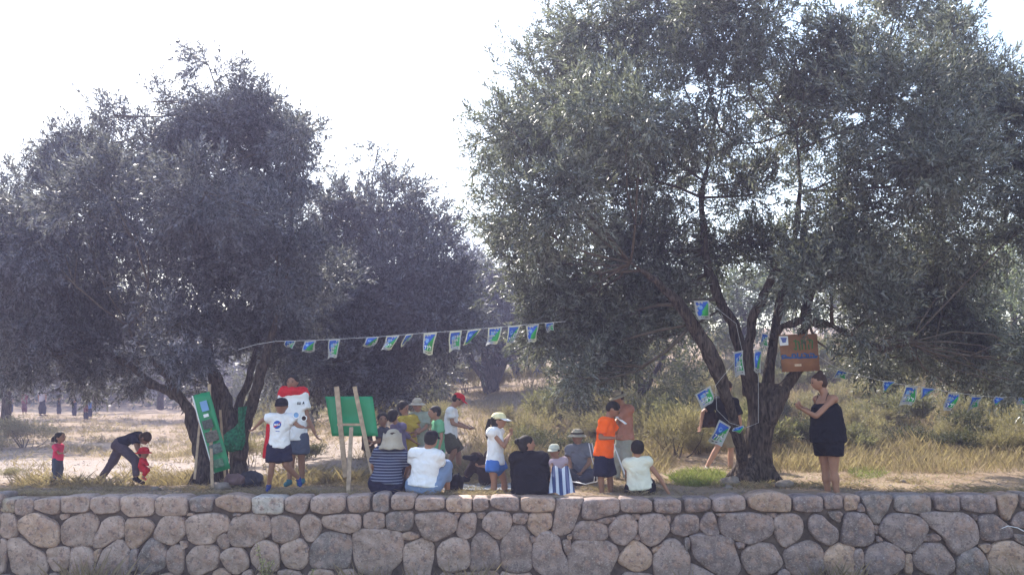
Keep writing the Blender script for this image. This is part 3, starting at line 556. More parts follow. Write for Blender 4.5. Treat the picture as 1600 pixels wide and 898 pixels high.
# --- two boys by the first easel
def nasa(me, root):
    c = P(433, 663, 12.0); nrm = Vector((0, -1, 0)); ax = Vector((1, 0, 0))
    swo = [(-.06, -.03), (-.02, -.012), (.03, .022), (.062, .045), (.035, .012), (.0, -.02), (-.03, -.036)]
    decal(me, root, [('shirt_emblem', M_PBLUE, [circ(0, 0, .056, 22)], c, ax, nrm, .004), ('emblem_swoosh', RED, [swo], c, ax, nrm, .0075), ('emblem_lettering', M_PAPER, word('NASA', -.04, -.012, .025, .007), c, ax, nrm, .011),
                     ('shirt_print', M_PBLUE, strokes([(-.015, -.088, .04, -.091)], .008), c, ax, nrm, .004)])
NB = person('boy in black cap and white T shirt with round blue emblem lunging forward', 12.1, 1.36, (440, 634), (439, 647), (436, 698), 8,
       {-1: ((411, 655, .2), (399, 667, .3)), 1: ((466, 665, -.3), (474, 667, -.3))}, {-1: ((425, 727, -.3), (420, 757, .4)), 1: ((446, 726, -.2), (467, 747, 1))},
       ('white_t_shirt', WHITE, .6, .02, .02, nasa), ('navy_shorts', NAVY, .85, .03), skin=M_SKIN2, hair=(M_HAIR, 'short'), hat=('cap', BLACK, BLACK), shoes=cloth('blue_shoe', (.02, .05, .2)), wide=1.0)
def a_print(me, root):
    c = P(462, 629, 12.6); nrm = Vector((0, -1, 0)); ax = Vector((1, 0, 0))
    decal(me, root, [('shirt_lettering', M_INK, strokes([(-.05, .0, .0, .0), (-.05, -.02, .0, -.02), (-.04, .01, -.04, -.03), (-.01, .01, -.01, -.03)], .009), c, ax, nrm, .005), ('shirt_letter', M_INK, word('A', .03, -.022, .04, .01), c, ax, nrm, .005)])
BB = person('taller boy in white T shirt and grey shorts with red cape round his neck', 13.0, 1.62, (457, 597), (458, 613), (462, 683), -5,
       {-1: ((436, 645, .4), (443, 665, -.4)), 1: ((480, 651, -.2), (492, 676, -.8))}, {-1: ((456, 715, -.1), (452, 750, 0)), 1: ((471, 715, .1), (472, 748, .1))},
       ('white_t_shirt', WHITE, .65, .05, .03, a_print), ('grey_shorts', SLATE, .8, .04), skin=M_SKIN2, hair=(M_HAIR, 'short'), shoes=TEAL)
r = BB['root']; G_ = Geo(); nk = BB['neck']
for k in range(12):
    a = 2*PI*k/12; b = 2*PI*(k+1)/12
    f = lambda t: nk+Vector((.16*math.cos(t), .11*math.sin(t)+.02, .01+.03*math.sin(3*t)))
    G_.tube(f(a), f(b), .065, .065, n=8)
G_.tube(nk+Vector((.10, -.02, .03)), nk+Vector((.20, .02, -.03)), .07, .05); G_.tube(nk+Vector((-.10, -.02, .03)), nk+Vector((-.20, .02, -.05)), .07, .05)
def capecb(me, r=r): displace(me, lambda c: .03*noise.noise((c[0]*11, c[1]*11, c[2]*11))); me.transform(Matrix.Translation(-r.location)); me.materials.append(RED); me.polygons.foreach_set('use_smooth', [True]*len(me.polygons)); link('cape_collar', me, r)
queue(G_, .018, capecb)
G_ = Geo(); G_.path([P(430, 648, 13.3), P(424, 664, 13.3), P(422, 680, 13.25), P(420, 700, 13.2), P(418, 716, 13.2)], [.035, .075, .07, .09, .085], 12)
def capecb2(me, r=r): displace(me, lambda c: .02*noise.noise((c[0]*12, c[1]*12, c[2]*3))); me.transform(Matrix.Translation(-r.location)); me.materials.append(RED); me.polygons.foreach_set('use_smooth', [True]*len(me.polygons)); link('cape_tail', me, r)
queue(G_, .02, capecb2)
for (x, y, rr, lab, m_) in ((463, 648, .048, 'white ring with pale disc held up beside the white shirt, the upper one', M_PLBLUE), (475, 653, .042, 'smaller white ring with dark brown disc, the lower one beside it', BROWNC)):
    c = P(x, y, 12.0); g = Geo()
    n = 20; V = []
    for rr_, y_ in ((rr*.76, -.008), (rr, -.008), (rr, .008), (rr*.76, .008)): V += [c+Vector((rr_*math.cos(2*PI*j/n), y_, rr_*math.sin(2*PI*j/n))) for j in range(n)]
    g.add(V, [(i*n+j, i*n+(j+1) % n, ((i+1) % 4)*n+(j+1) % n, ((i+1) % 4)*n+j) for i in range(4) for j in range(n)], 0)
    rt = empty('paper_ring', c, lab, 'paper ring', 'paper rings held by the boys'); g.obj('rim', M_PAPER, rt)
    g = Geo(); g.tube(c+Vector((0, -.003, 0)), c+Vector((0, .003, 0)), rr*.77, rr*.77, n=20, ca=False, cb=False); g.obj('disc', m_, rt)
# --- group in the middle
person('boy in grey top with short black hair leftmost of the group behind the easel', 14.0, 1.30, (598, 655), (599, 668), (600, 712), 75,
       {1: ((588, 690, .3), (581, 694, -.5)), -1: ((592, 690, -.4), (583, 690, -.6))}, {1: ((598, 737, .2), (597, 757, .2)), -1: ((604, 737, -.2), (604, 757, 0))}, ('grey_top', DGREY, .7, .05, .015), ('dark_shorts', NAVY, .9, .02), skin=M_SKIN2, hair=(M_HAIR, 'short'), shoes=BLACK, headaz=15)
person('girl with long dark hair in purple grey top behind the striped shirt', 14.3, 1.38, (614, 649), (622, 662), (626, 708), 130,
       {1: ((638, 682, -.4), (648, 690, .5)), -1: ((616, 684, -.4), (612, 700, -.4))}, {1: ((622, 735, 0), (622, 757, 0)), -1: ((630, 735, 0), (630, 757, 0))}, ('purple_top', PURPLE, 1.2, .05, .015), ('dark_trousers', NAVY, 1.9, .01), hair=(M_HAIR, 'long'), shoes=BLACK, headaz=160)
YB = person('boy in yellow T shirt reading a yellow folder', 14.8, 1.42, (630, 636), (636, 650), (640, 700), 40,
       {1: ((655, 668, -.4), (650, 678, -.8)), -1: ((630, 674, -.6), (640, 676, -.8))}, {1: ((644, 728, 0), (645, 752, 0)), -1: ((636, 728, 0), (635, 752, 0))}, ('yellow_t_shirt', YELLOW, .65, .07, .02), ('navy_shorts', NAVY, .8, .02), hair=(M_HAIR, 'short'), shoes=BLACK, headaz=60, tilt=20)
person('child in sun hat and dark glasses in pale sage T shirt and white skirt', 15.0, 1.50, (652, 632), (655, 645), (654, 693), 5,
       {1: ((665, 668, -.4), (656, 674, -.8)), -1: ((644, 668, -.4), (650, 675, -.8))}, {1: ((659, 724, 0), (659, 750, 0)), -1: ((650, 724, 0), (650, 750, 0))}, ('sage_t_shirt', SAGE, .7, .03, .02), ('white_skirt', cloth('pale_grey_cotton', (.42, .43, .46)), .95, .05), hair=(M_HAIR, 'short'), hat=('hat', BEIGE, BEIGE), shoes=BLACK)
g = Geo(); c = PEOPLE[-1]
for q in (1, -1): g.ell(c['head']+c['hF']*.47*c['hh']+c['hS']*q*.17*c['hh']+c['hU']*.04*c['hh'], .028, .01, .02)
g.tube(c['head']+c['hF']*.48*c['hh']-c['hS']*.3*c['hh']+c['hU']*.04*c['hh'], c['head']+c['hF']*.48*c['hh']+c['hS']*.3*c['hh']+c['hU']*.04*c['hh'], .006, .006, n=6)
g.obj('sunglasses', M_INK, c['root'])
person('boy in green T shirt with black hair looking left beside the red cap man', 14.0, 1.34, (679, 644), (684, 657), (684, 704), -70,
       {1: ((690, 683, -.4), (686, 701, -.4)), -1: ((680, 683, .4), (672, 690, .4))}, {1: ((686, 733, 0), (688, 757, 0)), -1: ((682, 733, 0), (682, 757, 0))}, ('green_t_shirt', GREENC, .65, .05, .02), ('dark_shorts', NAVY, .85, .02), hair=(M_HAIR, 'short'), shoes=BLACK)
RC = person('man in red cap and white T shirt leaning forward over his phone', 15.6, 1.66, (716, 624), (706, 637), (702, 682), 85,
       {-1: ((707, 661, -.2), (729, 668, -.3)), 1: ((712, 659, .3), (730, 666, .2))}, {-1: ((710, 704, -.3), (697, 734, .3)), 1: ((716, 706, .2), (718, 745, .1))}, ('white_t_shirt', WHITE, .6, .03, .025), ('olive_shorts', OLIVEC, .95, .04), hair=(M_HAIR, 'short'), hat=('cap', RED, RED), shoes=BLACK, headaz=90, tilt=25)
person('woman seated on the wall in navy top with thin white stripes and beige neck hat', 11.75, 1.66, (614, 684), (612, 702), (603, 757), 172,
       {-1: ((639, 728, .4), (634, 742, .8)), 1: ((583, 728, .4), (588, 744, .8))}, {-1: ((625, 752, 1), (632, 764, .5)), 1: ((590, 750, 1), (588, 764, .5))}, ('striped_top', STRIPE, .7, -.03, .025), ('dark_trousers', NAVY, 1.9, .02), hair=(M_HAIRB, 'short'), hat=('cap', BEIGE, BEIGE), shoes=BLACK, wide=1.12, hips=1.35, belly=1.08, headaz=165)
pw = PEOPLE[-1]; g = Geo(); g.rings([[pw['head']+Vector((a*wd, y_, z_)) for a in (-1, -.5, 0, .5, 1, 1, .5, 0, -.5, -1) for y_ in [0]] for wd, z_ in ((.1, 0), (.1, -.1))], caps=False)
g = Geo(); hc = pw['head']
rg = []
for r_, z_ in ((.126, .06), (.132, .0), (.138, -.05), (.155, -.10), (.185, -.14)):
    rg.append([hc+Vector((-.01+r_*math.cos(t), -r_*1.06*math.sin(t)+.01, z_+.012*math.sin(7*t))) for t in [math.radians(-25+i*230/17) for i in range(18)]]+[hc+Vector((-.01+(r_-.01)*math.cos(t), -(r_-.01)*1.06*math.sin(t)+.01, z_+.012*math.sin(7*t))) for t in [math.radians(205-i*230/17) for i in range(18)]])
g.rings(rg); g.obj('neck_flap', BEIGE, pw['root'], True)
g = Geo(); g.tube(pw['pel']+Vector((.01, 0, .065)), pw['pel']+Vector((.0, 0, .01)), .158, .185, (1, 0, 0), .86, False, False, 24); g.obj('white_undershirt', WHITE, pw['root'], True)
person('woman seated on the wall in plain white T shirt, jeans and black cap', 11.65, 1.66, (674, 686), (667, 703), (661, 761), 172,
       {-1: ((688, 730, .5), (680, 740, .9)), 1: ((643, 728, .5), (650, 744, .9))}, {-1: ((697, 728, .9), (699, 766, .4)), 1: ((648, 752, 1), (650, 764, .5))}, ('white_t_shirt', WHITE, .6, -.02, .028), ('jeans', JEANS, 1.6, .018), skin=M_SKIN, hair=(M_HAIR, 'short'), hat=('cap', BLACK, BLACK), shoes=BLACK, wide=1.1, hips=1.35, headaz=160)
PG = person('girl in white sleeveless top and blue denim shorts with long black ponytail and white cap', 12.0, 1.34, (779, 657), (774, 669), (774, 724), 65,
       {-1: ((788, 697, -.2), (795, 682, .4)), 1: ((784, 694, .4), (795, 680, .3))}, {-1: ((772, 752, 0), (772, 780, 0)), 1: ((788, 752, 0), (789, 780, 0))}, ('white_top', WHITE, 0.05, .03, .025), ('denim_shorts', DENIM, .42, .03), hair=(M_HAIR, 'ponytail'), hat=('cap', cloth('cap_cream_yellow', (.74, .68, .42)), WHITE), shoes=WHITE, headaz=82, hips=1.15)
person('woman in black top with dark hair in a bun seated on the wall looking right', 11.65, 1.70, (823, 693), (826, 708), (828, 765), 178,
       {-1: ((853, 742, .4), (850, 762, .6)), 1: ((804, 742, .4), (808, 762, .6))}, {-1: ((846, 752, 1), (850, 766, .5)), 1: ((812, 752, 1), (810, 766, .5))}, ('black_top', BLACK, 1.6, .03, .035), ('black_trousers', BLACK, 1.9, .03), hair=(M_HAIR, 'bun'), wide=1.15, hips=1.3, belly=1.15, headaz=105, shoes=BLACK)
person('person in dark clothes sitting on the grey blanket with bent knees behind the standing girl', 13.6, 1.6, (771, 692), (768, 706), (760, 742), -80,
       {-1: ((764, 728, .5), (750, 728, .5)), 1: ((768, 728, -.5), (754, 728, -.5))}, {-1: ((744, 721, 0), (728, 745, .2)), 1: ((746, 716, -.3), (741, 712, -1))}, ('dark_top', BROWNC, 1.6, .03, .02), ('dark_trousers', BROWNC, 1.9, .02), hair=(M_HAIR, 'short'), shoes=BLACK)
person('small child in white cap and pale lilac top sitting behind the striped towel', 13.6, 1.1, (866, 704), (872, 716), (876, 742), 10,
       {-1: ((862, 726, -.4), (862, 734, -.9)), 1: ((884, 728, -.4), (874, 737, -.9))}, {-1: ((862, 740, -1), (858, 752, 0)), 1: ((886, 740, -1), (888, 752, 0))}, ('lilac_top', LPINK, .7, .03, .015), ('dark_shorts', NAVY, .9, .015), hair=(M_HAIR, 'short'), hat=('cap', CREAM, CREAM), shoes=BLACK, headaz=-20)
person('man in banded sun hat and grey T shirt sitting cross legged', 14.0, 1.66, (902, 681), (904, 695), (907, 742), -15,
       {-1: ((890, 720, -.3), (893, 736, -.7)), 1: ((921, 722, -.3), (910, 736, -.8))}, {-1: ((885, 740, -.9), (908, 752, -.1)), 1: ((926, 742, -.9), (902, 753, -.1))}, ('grey_t_shirt', GREY, .65, .02, .025), ('dark_trousers', DGREY, 1.85, .02), hair=(M_HAIR, 'short'), hat=('hat', BEIGE, BROWNC), shoes=BROWNC, headaz=-30, skin=M_SKIN2)
OB = person('boy in bright orange T shirt and navy shorts reading a paper in his hand', 11.95, 1.36, (958, 639), (949, 654), (943, 712), 62,
       {-1: ((938, 684, -.3), (960, 684, -.4)), 1: ((962, 676, .5), (967, 663, -.2))}, {-1: ((939, 744, 0), (941, 776, 0)), 1: ((953, 744, 0), (955, 776, 0))}, ('orange_t_shirt', ORANGE, .7, .02, .03), ('navy_shorts', NAVY, .98, .035), hair=(M_HAIR, 'short'), shoes=BLACK, headaz=78, tilt=35, skin=M_SKIN2, wide=1.05)
SM = person('man in salmon shirt and stone grey trousers standing behind the orange shirt boy', 14.2, 1.52, (965, 620), (975, 634), (976, 685), -60,
       {1: ((964, 656, -.4), (960, 664, -.8)), -1: ((984, 660, .5), (968, 664, .5))}, {1: ((978, 716, 0), (980, 750, 0)), -1: ((966, 716, 0), (962, 750, 0))}, ('salmon_shirt', SALMON, .9, .02, .03), ('stone_trousers', LIGHTK, 1.9, .02), hair=(M_HAIRB, 'short'), hat=('hat', BEIGE, BEIGE), shoes=BROWNC, headaz=-75, tilt=20)
person('boy in cream sleeveless top sitting on the wall leaning on his right arm', 11.65, 1.42, (996, 700), (995, 716), (1000, 764), 176,
       {-1: ((1032, 748, .1), (1046, 772, -.1)), 1: ((980, 742, .6), (982, 758, .9))}, {-1: ((1012, 756, 1), (1016, 766, .5)), 1: ((992, 756, 1), (990, 766, .5))}, ('cream_vest', CREAM, .0, .0, .03), ('black_shorts', BLACK, .95, .03), hair=(M_HAIR, 'short'), shoes=BLACK, hips=1.3, wide=1.02, headaz=180)
person('person in dark shirt and khaki shorts bending behind the leaning tree limb', 15.6, 1.62, (1136, 604), (1134, 622), (1134, 672), -15,
       {1: ((1156, 655, .3), (1158, 682, .2)), -1: ((1098, 644, .3), (1095, 664, -.3))}, {-1: ((1122, 697, -.2), (1104, 730, .2)), 1: ((1142, 702, .2), (1141, 738, .2))}, ('dark_t_shirt', BLACK, .75, .03, .03), ('khaki_shorts', KHAKI, .85, .04), hair=(M_HAIRB, 'short'), shoes=BEIGE, tilt=30, skin=M_SKIN3)
WR = person('barefoot woman in black camisole and shorts standing alone at right with phone', 11.95, 1.68, (1279, 596), (1289, 616), (1294, 684), -70,
       {-1: ((1281, 651, .2), (1258, 638, -.5)), 1: ((1275, 650, -.3), (1255, 640, -.4))}, {1: ((1303, 735, 0), (1308, 774, 0)), -1: ((1290, 735, 0), (1294, 774, 0))}, ('black_camisole', BLACK, -1, .06, .04), ('black_shorts', BLACK, .55, .035), skin=M_SKIN, hair=(M_HAIRB, 'topknot'), wide=1.16, hips=1.3, belly=1.25, headaz=-88, tilt=15)
g = Geo()
for q in (1, -1): g.path([WR['neck']-Vector((0, 0, .16))+WR['L']*q*.09+WR['F']*.10, WR['neck']+WR['L']*q*.10+WR['F']*.03+Vector((0, 0, .02)), WR['neck']-Vector((0, 0, .17))+WR['L']*q*.09-WR['F']*.11], [.006]*3, 6)
g.obj('shoulder_straps', BLACK, WR['root'])
# --- far group at the left
FG = 'people gathered far away at the left edge'
FARP = [('person in grey shirt and dark trousers standing at the far left edge', (16, 615), (16, 626), 49, 1.25, 20, GREY, SLATE), ('person in dark red clothes standing at the thin trunk in the far group', (38, 606), (38, 622), 49, 1.3, 200, cloth('maroon_cloth', (.16, .03, .04)), cloth('maroon_trousers', (.12, .04, .05))),
        ('person in pale shirt and black trousers tallest of the far group', (66, 590), (67, 610), 46, 1.7, 160, cloth('lilac_shirt', (.45, .42, .5)), BLACK), ('person in dark clothes fourth from the left in the far group', (92, 622), (92, 632), 47, 1.0, 90, BLACK, DGREY),
        ('person in navy seated fifth from the left in the far group', (116, 630), (116, 637), 45, .9, 30, NAVY, NAVY), ('person in blue shirt near the right of the far group', (140, 618), (141, 628), 44, 1.05, 0, BLUEC, NAVY), ('person in dark red shirt sitting in front of the blue shirt', (134, 634), (135, 641), 42, .9, -30, cloth('wine_cloth', (.2, .03, .06)), NAVY)]
for lab, hd, tr_, D, H, az, c1, c2 in FARP:
    s_ = F/D*H/1.7; x, y = hd; gz = ground_z((x-800)/F*D, D)
    y = 620-(gz-CZ+H*.93)*F/D*1.0
    person(lab, D, H, (x, y), (x, y+.16*s_), (x, y+.75*s_), az, {1: ((x+.22*s_*math.cos(math.radians(az)), y+.48*s_, 0), (x+.2*s_*math.cos(math.radians(az)), y+.7*s_, -.4)), -1: ((x-.22*s_*math.cos(math.radians(az)), y+.48*s_, 0), (x-.2*s_*math.cos(math.radians(az)), y+.7*s_, .4))},
           {1: ((x+.12*s_, y+1.12*s_, 0), (x+.12*s_, y+1.5*s_, 0)), -1: ((x-.1*s_, y+1.12*s_, 0), (x-.1*s_, y+1.5*s_, 0))}, ('shirt', c1, .7, .05, .02), ('trousers', c2, 1.9, .02), hair=(M_HAIR, 'short'), shoes=BLACK, group=FG, vox=.03)
flush()
# ------------------------------------------------------------------ held and lying things
def phone(c, az, lab, white=False, w_=.075, h_=.14):
    g = Geo(); M_ = Matrix.Rotation(math.radians(az), 3, 'Z')@Matrix.Rotation(math.radians(35), 3, 'X'); g.box(c, w_, h_, .010, M_); return tag(g.obj('paper_note' if white else 'mobile_phone', M_PAPER if white else M_INK, None, loc=c), lab, 'paper' if white else 'phone')
phone(RC['hand'][-1]+Vector((.09, 0, .02)), 90, 'dark phone in the hands of the red cap man')
phone(WR['hand'][-1]+Vector((-.09, 0, .03)), 90, 'dark phone held by the woman in black')
phone(OB['hand'][1]+Vector((.03, -.03, .06)), 70, 'folded white paper held up by the orange shirt boy', True, .12, .17)
def slab(name, corners, D, th, m_, lab, cat, dys=(0, 0, 0, 0), sub=6, wav=0):
    """a thin sheet through four image corners (tl,tr,br,bl) with real thickness"""
    c = [P(x, y, D+d) for (x, y), d in zip(corners, dys)]; n = sub; V = []
    nr = (c[1]-c[0]).cross(c[3]-c[0]).normalized()
    for k in (0, 1):
        for i in range(n+1):
            for j in range(n+1):
                u, v = j/n, i/n; p = (c[0].lerp(c[1], u)).lerp(c[3].lerp(c[2], u), v)
                V.append(p+nr*((k-.5)*th+wav*noise.noise((u*3, v*3, D))))
    Fc = []; S = (n+1)*(n+1)
    for i in range(n):
        for j in range(n):
            a = i*(n+1)+j; q = (a, a+1, a+n+2, a+n+1); Fc.append(q[::-1]); Fc.append(tuple(x+S for x in q))
    edge = [j for j in range(n+1)]+[i*(n+1)+n for i in range(1, n+1)]+[n*(n+1)+j for j in range(n-1, -1, -1)]+[i*(n+1) for i in range(n-1, 0, -1)]
    for a, b in zip(edge, edge[1:]+edge[:1]): Fc.append((a, b, b+S, a+S))
    cc = sum(c, Vector())/4; g = Geo(); g.add(V, Fc); o = g.obj(name, m_, None, loc=cc); me = o.data; me.polygons.foreach_set('use_smooth', [True]*len(me.polygons))
    return tag(o, lab, cat), c, nr
slab('folder', [(628, 655), (637, 649), (656, 667), (649, 670)], 14.35, .008, YELLOW, 'flat yellow folder held open by the yellow shirt boy', 'folder')
# easels
def pole(a, b, wd, root, nm='leg'):
    g = Geo(); g.beam(a, b, wd, wd*.6); return g.obj(nm, M_WOOD, root)
e1 = empty('easel', P(552, 770, 12.8), 'pale wooden easel seen from behind with three legs and a crossbar', 'easel')
pole(P(526, 604, 13.0), P(540, 745, 12.7), .07, e1); pole(P(554, 604, 13.0), P(582, 740, 12.7), .06, e1); pole(P(549, 668, 12.85), P(544, 772, 12.1), .055, e1); pole(P(527, 663, 12.86), P(569, 663, 12.86), .035, e1, 'crossbar')
slab('display_board', [(508, 619), (582, 619), (591, 681), (519, 681)], 13.08, .01, M_GREENSHEET, 'bright green sheet board standing on the pale wooden easel', 'display board', (.0, .0, -.05, -.05), 10, .03)
e2 = empty('easel', P(330, 757, 13.7), 'thin pole easel leaning before the left tree under the long green banner', 'easel')
pole(P(327, 600, 14.0), P(332, 762, 13.6), .045, e2); pole(P(304, 748, 13.7), P(314, 640, 14.0), .035, e2); pole(P(344, 640, 14.2), P(352, 748, 14.5), .035, e2)
banner, bc, bn = slab('banner', [(301, 618), (327, 611), (360, 731), (335, 739)], 13.85, .008, M_GREENSHEET, 'long narrow green banner with small pictures hanging askew at the left tree', 'banner', (.0, .0, -.1, -.1), 12, .05)
def on(c, u, v, nr, k): return (c[0].lerp(c[1], u)).lerp(c[3].lerp(c[2], u), v)+nr*k
sg = 1 if bn.y < 0 else -1
for (u, v, w_, h_, m_, nm) in ((.55, .17, .42, .13, M_PLBLUE, 'picture'), (.5, .29, .3, .04, M_PAPER, 'caption'), (.45, .4, .6, .11, mat('photo_dark', (.07, .08, .07), .6, .6, 30), 'picture'), (.5, .56, .75, .13, mat('photo_brown', (.12, .11, .09), .6, .6, 25), 'picture'), (.5, .72, .75, .12, mat('photo_grey', (.10, .13, .12), .6, .6, 25), 'picture'), (.45, .9, .6, .10, mat('photo_olive', (.09, .17, .11), .6, .5, 25), 'picture')):
    g = Geo(); q = [on(bc, u+a*w_/2, v+b*h_/2, bn, sg*.045) for a, b in ((-1, -1), (1, -1), (1, 1), (-1, 1))]; g.add(q, [(0, 1, 2, 3)]); g.add([p-bn*sg*.004 for p in q], [(0, 1, 2, 3)])
    o = g.mesh(nm, m_, banner.location); link(nm, o, banner)
# pale edge strip of the banner
g = Geo(); g.path([on(bc, -.02, v, bn, 0) for v in (0, .33, .66, 1)], [.012]*4, 6); link('edge_strip', g.mesh('edge_strip', M_PAPER, banner.location), banner)
# green net wrapped round the right stem
net = empty('shade_net', P(370, 690, 15.1), 'torn green netting wrapped round the right stem of the left tree', 'netting')
def strip(pa, pb, m_, root, nm, Da, Db, n=10, wav=.03):
    g = Geo(); V = []
    for k in (0, 1):
        for i in range(n+1):
            t = i/n; x = t*(len(pa)-1); a = int(min(x, len(pa)-2)); f = x-a
            A_ = Vector((*pa[a], 0)).lerp(Vector((*pa[a+1], 0)), f); B_ = Vector((*pb[a], 0)).lerp(Vector((*pb[a+1], 0)), f)
            for j in range(7):
                u = j/6; p = P(A_.x*(1-u)+B_.x*u, A_.y*(1-u)+B_.y*u, Da*(1-t)+Db*t+wav*noise.noise((u*5, t*8, 2))-.10*math.sin(PI*u)+k*.006); V.append(p)
    S = (n+1)*7; Fc = []
    for k in (0, 1):
        for i in range(n):
            for j in range(6):
                a = k*S+i*7+j; Fc.append((a, a+1, a+8, a+7) if k else (a, a+7, a+8, a+1))
    g.add(V, Fc); return g.obj(nm, m_, root, True)
strip([(372, 636), (372, 660), (368, 680), (358, 700)], [(386, 634), (382, 660), (384, 690), (378, 703)], M_GREENNET, net, 'hanging_strip', 15.0, 15.0)
strip([(347, 682), (355, 674), (366, 668), (376, 655)], [(353, 704), (362, 706), (376, 702), (384, 690)], M_GREENNET, net, 'cross_strip', 14.95, 15.05)
# cardboard sign
sign, sc_, sn = slab('cardboard_sign', [(1217, 523), (1276, 521), (1281, 579), (1222, 581)], 12.8, .012, M_CARD, 'brown cardboard sign with green and blue hand lettering hung in the right tree', 'sign', (0, 0, 0, 0), 4, .01)
sg = 1 if sn.y < 0 else -1
def on_sign(polys, nm, m_, k=.013):
    g = Geo()
    for pl in polys:
        q = [on(sc_, x, 1-y, sn, sg*k) for x, y in pl]; n = len(q); g.add(q, [tuple(range(n))])
    link(nm, g.mesh(nm, m_, sign.location), sign)
on_sign(strokes([(.36, .82, .50, .80), (.42, .86, .42, .58), (.50, .80, .52, .56), (.36, .62, .42, .58), (.56, .84, .68, .80), (.58, .84, .58, .58), (.68, .80, .67, .58), (.73, .84, .86, .82), (.86, .82, .84, .60), (.75, .72, .76, .58), (.80, .86, .79, .74)], .035), 'green_lettering', M_INKG)
on_sign(strokes([(.02, .44, .14, .44), (.14, .44, .12, .36), (.02, .44, .04, .34), (.16, .40, .26, .36), (.30, .47, .30, .36), (.30, .47, .38, .46), (.38, .46, .40, .36), (.44, .50, .44, .36), (.44, .36, .54, .36), (.54, .36, .56, .48), (.60, .48, .68, .46), (.68, .46, .66, .36), (.72, .46, .72, .36), (.76, .47, .88, .45), (.88, .45, .86, .36), (.79, .42, .80, .36), (.90, .40, .97, .38), (.03, .38, .95, .36)], .04), 'blue_lettering', M_INKB)
on_sign([[(.34, .20), (.52, .20), (.52, .14), (.34, .14)]], 'pale_label', mat('pale_label', (.6, .45, .32), .7, .2, 30))
g = Geo(); c4 = [P(x, y, 12.74) for x, y in ((1217, 525), (1231, 525), (1232, 539), (1219, 540))]; g.add(c4, [(3, 2, 1, 0)]); g.add([p+Vector((0, .006, 0)) for p in c4], [(0, 1, 2, 3)])
cc = sum(c4, Vector())/4; pst = g.obj('paper_notice', M_PAPER, None, loc=cc); tag(pst, 'small white notice printed blue on the top left corner of the cardboard sign', 'notice')
g = Geo(); g.add([c4[0].lerp(c4[2], .15)+Vector((0, -.006, 0)), c4[1].lerp(c4[3], .15)+Vector((0, -.006, 0)), c4[2].lerp(c4[0], .3)+Vector((0, -.006, 0)), c4[3].lerp(c4[1], .3)+Vector((0, -.006, 0))], [(3, 2, 1, 0)]); link('print', g.mesh('print', mat('print_violet', (.10, .14, .42), .5, .4, 60), pst.location), pst)
# bunting
def flag(root, cn, D, style, idx):
    c = [P(x, y, D) for x, y in cn]; nr = Vector((0, -1, 0)); seed = idx*3.7
    def S(u, v, k): 
        p = (c[0].lerp(c[1], u)).lerp(c[3].lerp(c[2], u), v); return p+Vector((.012*math.sin(seed*2+v*5)*v, .07*math.sin(seed+u*4+v*3)*v+k, .012*math.sin(seed+u*6)*v))
    g = Geo(); n = 5
    for k, rev in ((-.0015, False), (.0015, True)):
        V = [S(j/n, i/n, k) for i in range(n+1) for j in range(n+1)]; Fc = [(i*(n+1)+j, (i+1)*(n+1)+j, (i+1)*(n+1)+j+1, i*(n+1)+j+1) for i in range(n) for j in range(n)]
        g.add(V, [f[::-1] for f in Fc] if rev else Fc)
    fl = g.obj('flag', M_FLAG, root, True); base = root.location+Vector()
    def pr(nm, polys, m_, k):
        g = Geo()
        for pl in polys:
            for sgn in (-1, 1):
                V = [S(u, v, sgn*k) for u, v in pl]; f = tuple(range(len(V))); g.add(V, [f if sgn > 0 else f[::-1]])
        link(nm, g.mesh(nm, m_, base, True), fl)
    def grid(u0, v0, u1, v1, fn):                         # cells of a printed area
        out = []
        m = 8
        for i in range(m):
            for j in range(m):
                a, b = u0+(u1-u0)*j/m, v0+(v1-v0)*i/m; a2, b2 = u0+(u1-u0)*(j+1)/m, v0+(v1-v0)*(i+1)/m
                if fn((a+a2)/2, (b+b2)/2): out.append([(a, b), (a2, b), (a2, b2), (a, b2)])
        return out
    lim = .82 if style != 'tri' else .95
    dia = lambda u, v: u+v*.95 < 1.0
    pr('blue_print', grid(.1, .08, .9, lim, dia), M_PBLUE, .004); pr('green_print', grid(.1, .08, .9, lim, lambda u, v: not dia(u, v)), M_PGREEN, .004)
    pr('emblem', [[(.36+.14*math.cos(t), .36+.11*math.sin(t)) for t in [2*PI*i/12 for i in range(12)]]], M_PLBLUE, .0055)
    if style in ('text', 'full'):
        pr('lettering', strokes([(.16, .62, .32, .62), (.32, .62, .22, .78), (.40, .62, .56, .62), (.56, .62, .46, .78), (.64, .56, .64, .64), (.64, .64, .80, .64), (.80, .64, .70, .78)], .045), M_PAPER, .0065)
    pr('small_print', strokes([(.2, .90, .42, .90), (.48, .90, .8, .90)], .035), M_INK, .004)
def bunting(label, D, string, flags, loc, sr=.0026):
    rt = empty('bunting', P(*loc, D), label, 'bunting')
    g = Geo(); g.path([P(x, y, D) for x, y in string], [sr]*len(string), 6); g.obj('string', M_STRING, rt)
    for i, (cn, st) in enumerate(flags): flag(rt, cn, D, st, i+len(flags))
